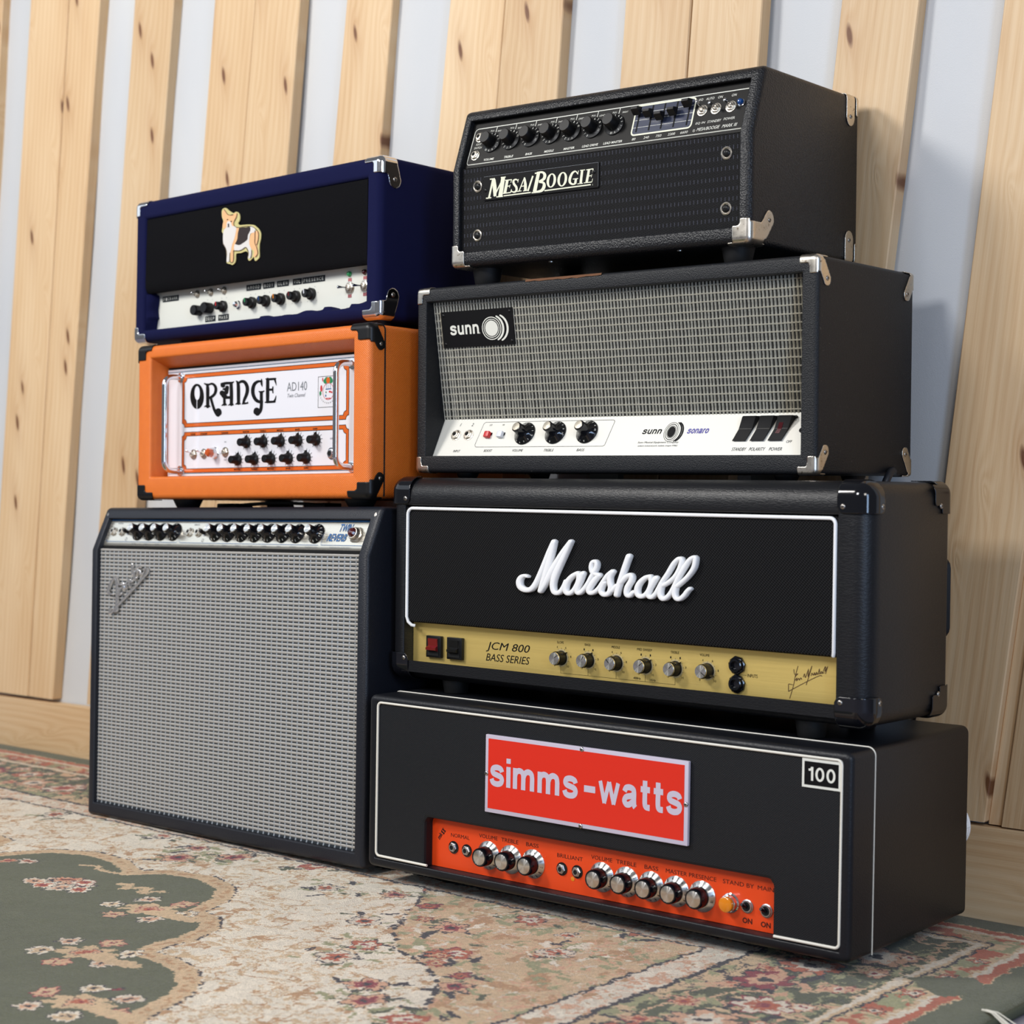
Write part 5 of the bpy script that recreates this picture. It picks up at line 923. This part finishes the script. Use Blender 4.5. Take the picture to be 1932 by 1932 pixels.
# ===== 6. orange head =====
A = mkamp('orange', 'amplifier_head', 'bright orange amplifier head with glossy white panel and chrome handles, middle of the left stack'); ORA = A
w, h, d = 553.2, 247.6, 280.
case(w, h, d, (36.5, 517.5, 36, 226.5), 8, 9, 4, 36, inn2=(36.5, 517.5, 36, 213)).build('cabinet', 'weave_orange', A, 40)
mb = MB(); mb.tube([(w+.1, 28.5, 3), (w+.1, 28.5, h-9)]+[(x, 28.5, z) for x, z in arcpts(w-9+.1, h-9+.1, 9, 0, 90)]+[(20, 28.5, h+.1)], 1.3, 8); mb.build('panel_seam', 'hole', A, 60)
fp = Fr(32); mb = MB(); mb.box(40.5, 516, 32, 34, 37.5, 209.5); mb.build('control_panel', 'whitegloss', A)
mb = MB(); mb.box(36.6, 517.4, 35.5, 39.5, 205, 222); mb.build('panel_gap', 'hole', A)
def notched(x0, x1, z0, z1, c):
    P = []
    for (cx, cz, a0, a1) in ((x0, z0, 90, 0), (x1, z0, 180, 90), (x1, z1, 270, 180), (x0, z1, 360, 270)): P += arcpts(cx, cz, c, a0, a1, 5)
    return P
mb = MB(); mk = MB()
for z0, z1 in ((115.6, 200.4), (42.6, 107.6)):
    a, b_ = notched(78, 474.5, z0, z1, 6.5), notched(83.5, 469, z0+6.2, z1-6.2, 6.5); ring2(mb, fp, a, b_, .15)
    for q, o2 in ((a, .9), (b_, -.9)):
        n_ = len(q); c = ((78+474.5)/2, (z0+z1)/2)
        for i in range(n_): line(mk, fp, [q[i], q[(i+1) % n_]], .9, .3)
mb.build('orange_borders', 'inkorange', A, kind='stuff'); mk.build('border_lines', 'ink', A, kind='stuff')
mb = MB(); line(mb, fp, [(42, 205.2), (515, 205.2)], 1.2, .2); line(mb, fp, [(44, 55), (44, 41.2), (515, 41.2)], .9, .2); mb.build('teal_lines', 'inkteal', A, kind='stuff')
tz = lambda X, Z: Z-.008*(X-276); Ho = hmap(D['H']['orange_logo'], tz)
mb = MB(); oc = [(318, 463)]
ou = [(318+125*math.sin(t), 463-231*math.cos(t)) for t in np.linspace(0, 2*math.pi, 40, endpoint=False)]; inn = [(320+49*math.sin(t), 402-128*math.cos(t)) for t in np.linspace(0, 2*math.pi, 40, endpoint=False)]
ring2(mb, fp, ou, inn, .3, Ho)
for s in D['orange_logo']: flat_stroke(mb, fp, s, .3, Ho, .58, 4)
mb.build('logo_lettering', 'ink', A, None, 'black art nouveau style lettering', kind='stuff')
mb = MB(); mb2 = MB(); line(mb2, fp, [Ho(318, 530), Ho(316, 692)], 1.4, .5); mb2.build('logo_slit', 'whitegloss', A)
text(mb, fp, 'AD140', 359, 168.8, 46, 13.5); text(mb, fp, 'Twin Channel', 358, 155.5, 41, 6.0, shear=.3); text(mb, fp, 'TWO', 189, 89.5, 6, 2.2); text(mb, fp, 'ONE', 189, 61.5, 6, 2.2); text(mb, fp, 'INPUT', 440, 88.5, 11, 2.6)
mb.build('model_lettering', 'inkgrey', A, kind='stuff')
mb = MB(); line(mb, fp, [(407, 135), (407, 180.5), (452, 180.5), (452, 135), (407, 135)], .7, .2)
for s, x, z in (('POWER', 107, 103.8), ('STANDBY', 135, 103.8), ('CHANNEL', 188, 103.8), ('MASTER', 240, 104), ('TREBLE', 280.5, 104), ('MIDDLE', 321, 104), ('BASS', 361, 104), ('GAIN', 401, 104), ('MASTER', 219, 46), ('TREBLE', 260, 46), ('MIDDLE', 299, 46), ('BASS', 340, 46), ('GAIN', 381, 46)): text(mb, fp, s, x, z, 2.55*len(s), 2.7, bold=.03, out=.35)
for row, z in (((242, 283-.5, 323, 363.5, 404), 87.5), ((221, 261.5, 301.5, 342, 382.5), 61)):
    for x in row:
        for k in range(11): a = math.radians(-140+28*k); line(mb, fp, [(x+8*math.sin(a), z+8*math.cos(a)), (x+(13.2 if k != 5 else 13.8)*math.sin(a), z+(13.2 if k != 5 else 13.8)*math.cos(a))], .8, .25)
# small text ribbon under the crest
for k in range(12): a = math.radians(200+k*12.5); q = (429+19*math.cos(a), 158+17*math.sin(a)); text(mb, fp, 'COURAGE&HOPE'[k], q[0], q[1], 1.8, 2, rot=a+math.pi/2)
mb.build('panel_lettering', 'ink', A, kind='stuff')
cr = MB()
for i, (x, z, rx, rz_, mi) in enumerate(((423, 173.5, 4.5, 4, 1), (435, 173.5, 4.5, 4, 1), (426, 177, 4, 2.6, 1), (433, 177, 4, 2.6, 1), (429, 174.5, 4.2, 4.6, 0), (414, 163, 2.4, 5, 2), (412, 156, 2.2, 3.4, 1), (444, 163, 2.4, 5, 2), (446, 156, 2.2, 3.4, 1), (433, 157.5, 2.6, 1.6, 2), (437, 156.5, 1.8, 1.4, 2), (424, 152, 1.4, 1.8, 3), (424.5, 157, 1.2, 1.4, 1), (417, 176, 1.3, 3, 2))): ring2(cr, fp, ell(x, z, rx, rz_, 10), ell(x, z, .05, .05, 10), .25+i*.005, mi=mi)
ring2(cr, fp, ell(429.5, 158, 12.5, 12.5), ell(429.5, 158, 11.8, 11.8), .3, mi=2); line(cr, fp, [(425.5, 169), (425.5, 162), (434, 162), (434, 169)], .5, .3, 3); line(cr, fp, [(424, 161.3), (435.5, 161.8)], 1.2, .3, 3); line(cr, fp, [(429.5, 168), (429.5, 162)], .4, .3, 3); line(cr, fp, [(425, 147.8), (434, 147.8)], 1.4, .3, 2)
cr.build('crest', ['inkorange', 'inkgreen', 'inkred', 'inkblue'], A, kind='stuff')
mb = MB(); mb.lathe([(9.0, 0), (9.0, 3), (7.2, 4.6), (6.3, 6), (6.0, 15), (5.2, 16), (.01, 16)], 28)
mb.add([(-3, 7, 0), (3, 7, 0), (0, 12.5, 0), (-2.4, 5, 6), (2.4, 5, 6), (0, 11, 3)], [(0, 2, 1), (3, 4, 5), (0, 3, 5, 2), (2, 5, 4, 1)]); bd = mb.mesh('knob', 'plastic', 40)
for row, z in (((242, 282.5, 323, 363.5, 404), 87.5), ((221, 261.5, 301.5, 342, 382.5), 61)): knobset(A, fp, [(x, z, rng.uniform(-.15, .15)) for x in row], [('knob', bd)])
for x, z, tl_ in ((109, 71.5, (-.05, .40)), (135.5, 72, (-.05, .38)), (189.5, 73.5, (.05, -.22))): tp = toggleparts(6.6, 17, tl_, 2.0); t = link('toggle_switch', tp[0][1], A, fp.mw(x, z)); link('lever', tp[1][1], t)
mb = MB(); mb.lathe([(9.5, 0), (9.5, 2), (8.5, 2.6), (7.4, 9)]+[(6.9, 11)], 8); j = link('pilot_light', mb.mesh('bezel', 'chrome'), A, fp.mw(165, 73)); mb = MB(); mb.lathe([(7, 10), (6.6, 16), (4.5, 18.5), (.01, 19)], 8); link('lens', mb.mesh('lens', mat('orange_lens', (196, 84, 30), .15, Coat_Weight=1.)), j, None, 'orange jewel lens')
link('jack_socket', jackmesh(7.6, 'chrome'), A, fp.mw(438, 66.5))
for x in (74, 482):
    P = [(x, 32, 196), (x, 16, 196), (x, 8, 194.5), (x, 3, 190.5), (x, .3, 184), (x, 0, 174), (x, 0, 120), (x, 0, 68), (x, .3, 58), (x, 3, 51.5), (x, 8, 47.5), (x, 16, 46), (x, 32, 46)]
    mb = MB(); mb.tube(smoothpts(P, 3), 4.6, 14); hb = mb.build('front_handle', 'chrome', A, 70, 'chrome bar handle')
    mb = MB(); mb.lathe([(8.5, 0), (8.2, 1.2), (5, 1.8)], 22); fm = mb.mesh('handle_flange', 'chrome', 40)
    for z in (196, 46): link('handle_flange', fm, hb, fp.mw(x, z))
for sx in (0, 1):
    for sz in (0, 1): corner(A, (w, h, d), (sx, 0, sz), Lmask(40 if sz else 44, 9 if sz else 11, 24, 23, 5), earmask(14, 26, 19, 29, 8.2, 10, 14), bt(40, 26), 8, 48, 'plastic', [('s', 19.5, 28.5)], 1.6, 40, cr=3.0)
for x, y in ((78, 45), (w-66, 45), (78, d-45), (w-66, d-45)): foot(A, x, y, 24, (FEN, 504.1), taper=.78)

# ===== 7. navy head with corgi patch =====
A = mkamp('blue', 'amplifier_head', 'navy blue fabric-covered amplifier head with corgi patch and white panel, top of the left stack'); BLU = A
w, h, d = 610.1, 235.8, 250.
case(w, h, d, (31, 579, 20, 205), 12, 10, 6, 30).build('cabinet', 'navy', A, 50)
mb = MB()
def gz(x): return 79.0
rows = []
for k, (y, z) in enumerate(((6, 205.5), (2.5, 203), (2, 150), (2, 100), (3, 90), (5.5, 82.5), (8.5, 80.2), (12, 81), (24.5, 85))): rows.append([(x, y+(.8*math.sin(x*.02+k) if 0 < k < 5 else 0), z) for x in np.linspace(31.2, 578.8, 30)])
mb.loft(rows, close=False); mb.build('grille_cloth', 'blackcloth', A, 60)
fp = Fr(25); mb = MB(); mb.box(31.5, 578.5, 25, 27, 14, 90); mb.build('control_panel', 'bluecream', A)
# turned-over fabric hem below the panel, wavy where it is stapled
mb = MB(); X_ = np.linspace(31, 579, 120); hz_ = lambda x: 22+1.6*math.sin(x*.045)+1.2*math.sin(x*.13+1)+(3.4 if 478 < x < 500 else 0)+(5 if x > 538 else 0)-(3.5 if x < 330 else 0)
mb.loft([[(x, 4, 14) for x in X_], [(x, 4, hz_(x)-5) for x in X_], [(x, 7, hz_(x)-.8) for x in X_], [(x, 12, hz_(x)) for x in X_], [(x, 26, hz_(x)-1) for x in X_]], close=False); mb.build('fabric_hem', 'navy', A, 60)
mb = MB(); Z_ = np.linspace(16, 80, 24); hx = lambda z: 35+(3.5 if z > 40 else 0)+1.5*math.sin(z*.2)
mb.loft([[(31, 4, z) for z in Z_], [(hx(z)-2, 8, z) for z in Z_], [(hx(z), 16, z) for z in Z_], [(hx(z), 26, z) for z in Z_]], close=False); mb.build('fabric_hem', 'navy', A, 60)
mb = MB(); mw_ = MB()
for s, x, z, ww in (('F-CRANK', 71, 72, 44), ('DEEP', 180, 31, 27), ('MASS', 214.5, 31, 27), ('AMOOD', 290.5, 73, 36), ('BODY', 328, 73, 27), ('GLEN', 362.5, 73, 28), ('VOL', 397, 73, 21), ('PRESENCE', 435.5, 73, 52)):
    mb = MB(); mb.box(x-ww/2, x+ww/2, 24.3, 25.1, z-4.6, z+4.6); dy = mb.build('label_tape', 'dymo', A); mw_ = MB()
    for i, ch in enumerate(s): text(mw_, Fr(24.3), ch, x+(i-(len(s)-1)/2)*ww/(len(s)+.6), z, ww/(len(s)+.6)*.6, 5, .1)
    mw_.build('embossed_letters', 'inkwhite', dy, kind='stuff')
for i, (x, z) in enumerate(((144, 73.5), (180, 73.6), (215.5, 73.6))): tp = toggleparts(5.2, 12, (-.25, .15), 1.4); t = link('toggle_switch', tp[0][1], A, fp.mw(x, z)); link('lever', tp[1][1], t)
mb = MB(); mb.lathe([(9.2, 0), (9.2, 5), (8.2, 6), (6.6, 7), (6.4, 15.5), (5.8, 16.5), (.01, 16.5)], 28); bd = mb.mesh('knob', 'plastic', 40)
def capm(m): mb = MB(); mb.box(-.9, .9, -.5, 6.2, 15.8, 16.9); return mb.mesh('pointer_line', m)
for x, z, m, lb in ((215, 48.3, 'redcap', 'red'), (289, 48.6, 'greenlens', 'green'), (323.5, 48.8, 'bluelens', 'blue'), (359.5, 49, 'amber', 'yellow'), (396, 50, 'redlens', 'red'), (432, 51, 'whitecap', 'white')): knobset(A, fp, [(x, z, .15, 'black knob with %s pointer line' % lb)], [('knob', bd), ('pointer_line', capm(m))])
mb = MB(); mb.lathe([(8.8, 0), (8.8, 14), (8, 15.5), (.01, 15.5)], 24); ck = mb.mesh('knob', 'plastic', 40); link('knob', ck, A, fp.mw(180, 48), 'large black knob of the bar-linked pair'); link('knob', ck, A, fp.mw(151.5, 46, 0, 0, .95), 'smaller black knob of the bar-linked pair')
mb = MB(); mb.box(150, 182, 12.5, 17, 44.5, 50); mb.build('link_bar', 'plastic', A)
mb = MB(); mb.lathe([(7, 0), (7, 1.5), (5.5, 3), (5.2, 6), (3.5, 9), (.01, 9.5)], 10); link('pilot_light', mb.mesh('pilot_light', 'chrome'), A, fp.mw(252, 48.4), 'clear faceted pilot light')
mb = MB()
for x in (178, 215, 289, 323.5, 359.5, 396, 432):
    for k in range(0, 11, 2): a = math.radians(-130+26*k); q = (x+14*math.sin(a), 49.5+14*math.cos(a)); ring2(mb, fp, ell(q[0], q[1], .7, .7, 8), ell(q[0], q[1], .1, .1, 8), .15)
mb.build('dial_marks', 'inkgrey', A, kind='stuff')
for x, m in ((518, 'greenlens'), (551.5, 'darkred')):
    tp = toggleparts(8, 20, (-.42, .0), 2.4); t = link('toggle_switch', tp[0][1], A, fp.mw(x, 53.4)); link('lever', tp[1][1], t)
    mb = MB(); mb.lathe([(4.2, 0), (4.2, 2), (3, 4.4), (.01, 5)], 16); link('indicator_light', mb.mesh('indicator_light', m, 50), A, fp.mw(x-.5, 74), ('green' if m[0] == 'g' else 'dark red')+' indicator light')
    mb = MB(); mb.box(x-3.8, x+3.8, 24.4, 25.1, 60.5, 68); mb.box(x-3.8, x+3.8, 24.4, 25.1, 39, 46.5); mb.build('tape_patch', mat('tape_red', (168, 96, 98), .5), A)
Hc = hmap(D['H']['corgi'], lambda X, Z: Z-.0095*(X-305)); fc = Fr(1.2); pt_ = bpy.data.objects.new('dog_patch', None); pc = D['corgi']
def patch(nm, keys, m, o, th=.8, parent=None):
    mb = MB()
    for k in keys:
        P = smoothpts([p[:2] for p in pc[k]], 2, True); n = len(P); fr_ = Fr(1.2)
        mb.add([fr_.p(*Hc(*q), o) for q in P], [tuple(range(n))[::-1]]); mb.add([fr_.p(*Hc(*q), o) for q in P]+[fr_.p(*Hc(*q), o-th) for q in P], [(i, (i+1) % n, n+(i+1) % n, n+i) for i in range(n)])
    return mb.build(nm, m, parent)
bpy.data.objects.remove(pt_)
pb = patch('corgi_patch', ['base'], 'olive', 1.0, 1.4, A); pb['label'] = 'appliqué patch of a standing corgi'
patch('tan_fur', ['tan', 'tan2'], 'tan', 1.5, .6, pb); patch('white_fur', ['white', 'white2'], 'patchwhite', 1.7, .6, pb); patch('black_saddle', ['black', 'nose', 'eye1', 'eye2'], 'patchdark', 2.0, .6, pb)
mb = MB()
for s in ([(385, 225), (430, 290), (480, 360), (560, 385), (640, 370)], [(745, 340), (725, 440), (665, 560), (650, 650), (720, 720), (810, 730), (1000, 700), (1180, 710), (1300, 810), (1345, 920), (1330, 1100), (1290, 1220)], [(1250, 820), (1245, 1000), (1240, 1160), (1290, 1290), (1320, 1450), (1260, 1560)], [(640, 1380), (640, 1560), (625, 1690), (560, 1725)], [(540, 1450), (540, 1700)], [(650, 1380), (800, 1385), (900, 1340), (990, 1290), (1060, 1440), (1040, 1580)], [(1150, 1370), (1140, 1500), (1120, 1590)], [(345, 1180), (430, 1340), (450, 1500)]): flat_stroke(mb, fc, [(x, y, 14) for x, y in s], 2.3, Hc, .5, 3)
mb.build('stitching', 'inkbrown', pb, kind='stuff')
for sx in (0, 1):
    for sz in (0, 1): corner(A, (w, h, d), (sx, 0, sz), Lmask(35, 9 if sz else 14, 16, 25, 5), lambda a, b: (a < 31 and b < 21) or capsule(a, b, 21, 18, 26, 34, 11.5) or (a < 20 and b < 26), bt(34, 30), 10, 50, 'chrome', [('s', 26, 33 if sz else 36)], 1.0, 44, cr=3.6)
for x, y in ((105, 40), (w-40, 40), (105, d-50), (w-40, d-50)): foot(A, x, y, 15, (ORA, 247.6), taper=1.0)

# ---------------- small loose things ----------------
def thing(name, mb, m, label, cat, smooth=60): o = mb.build(name, m, None, smooth, label); o['category'] = cat; return o
pM = MAR.matrix_world; pS = SUN.matrix_world
a = pS @ Vector((.600, .272, .012)); b_ = pM @ Vector((.648, .232, .285)); c_ = pM @ Vector((.62, .226, .20)); e_ = pM @ Vector((.60, .226, .06))
mb = MB(); mb.tube([v*1000 for v in smoothpts([tuple(v) for v in (a+Vector((0, .004, .05)), a, (a+b_)/2+Vector((.006, .004, 0)), b_, c_, e_)], 6)] if False else [Vector(v)*1000 for v in smoothpts([tuple(v) for v in (a+Vector((0, .004, .05)), a, (a+b_)/2+Vector((.006, .004, 0)), b_, c_, e_)], 6)], 5.0, 10)
thing('power_cable', mb, 'cable', 'thin black cable behind the gap above the gold-panel amplifier head', 'cable')
mb = MB(); c = SIM.matrix_world @ Vector((.6945, .311, .105)); ring_ = []
for k in range(3): mb.tube([(c.x*1000+30*math.cos(t), c.y*1000+k*5.5, c.z*1000+30*math.sin(t)) for t in np.linspace(0, 2*math.pi, 40)], 3.2, 8)
thing('cable_coil', mb, 'white', 'white cable coil peeping out behind the bottom right amplifier head', 'cable')
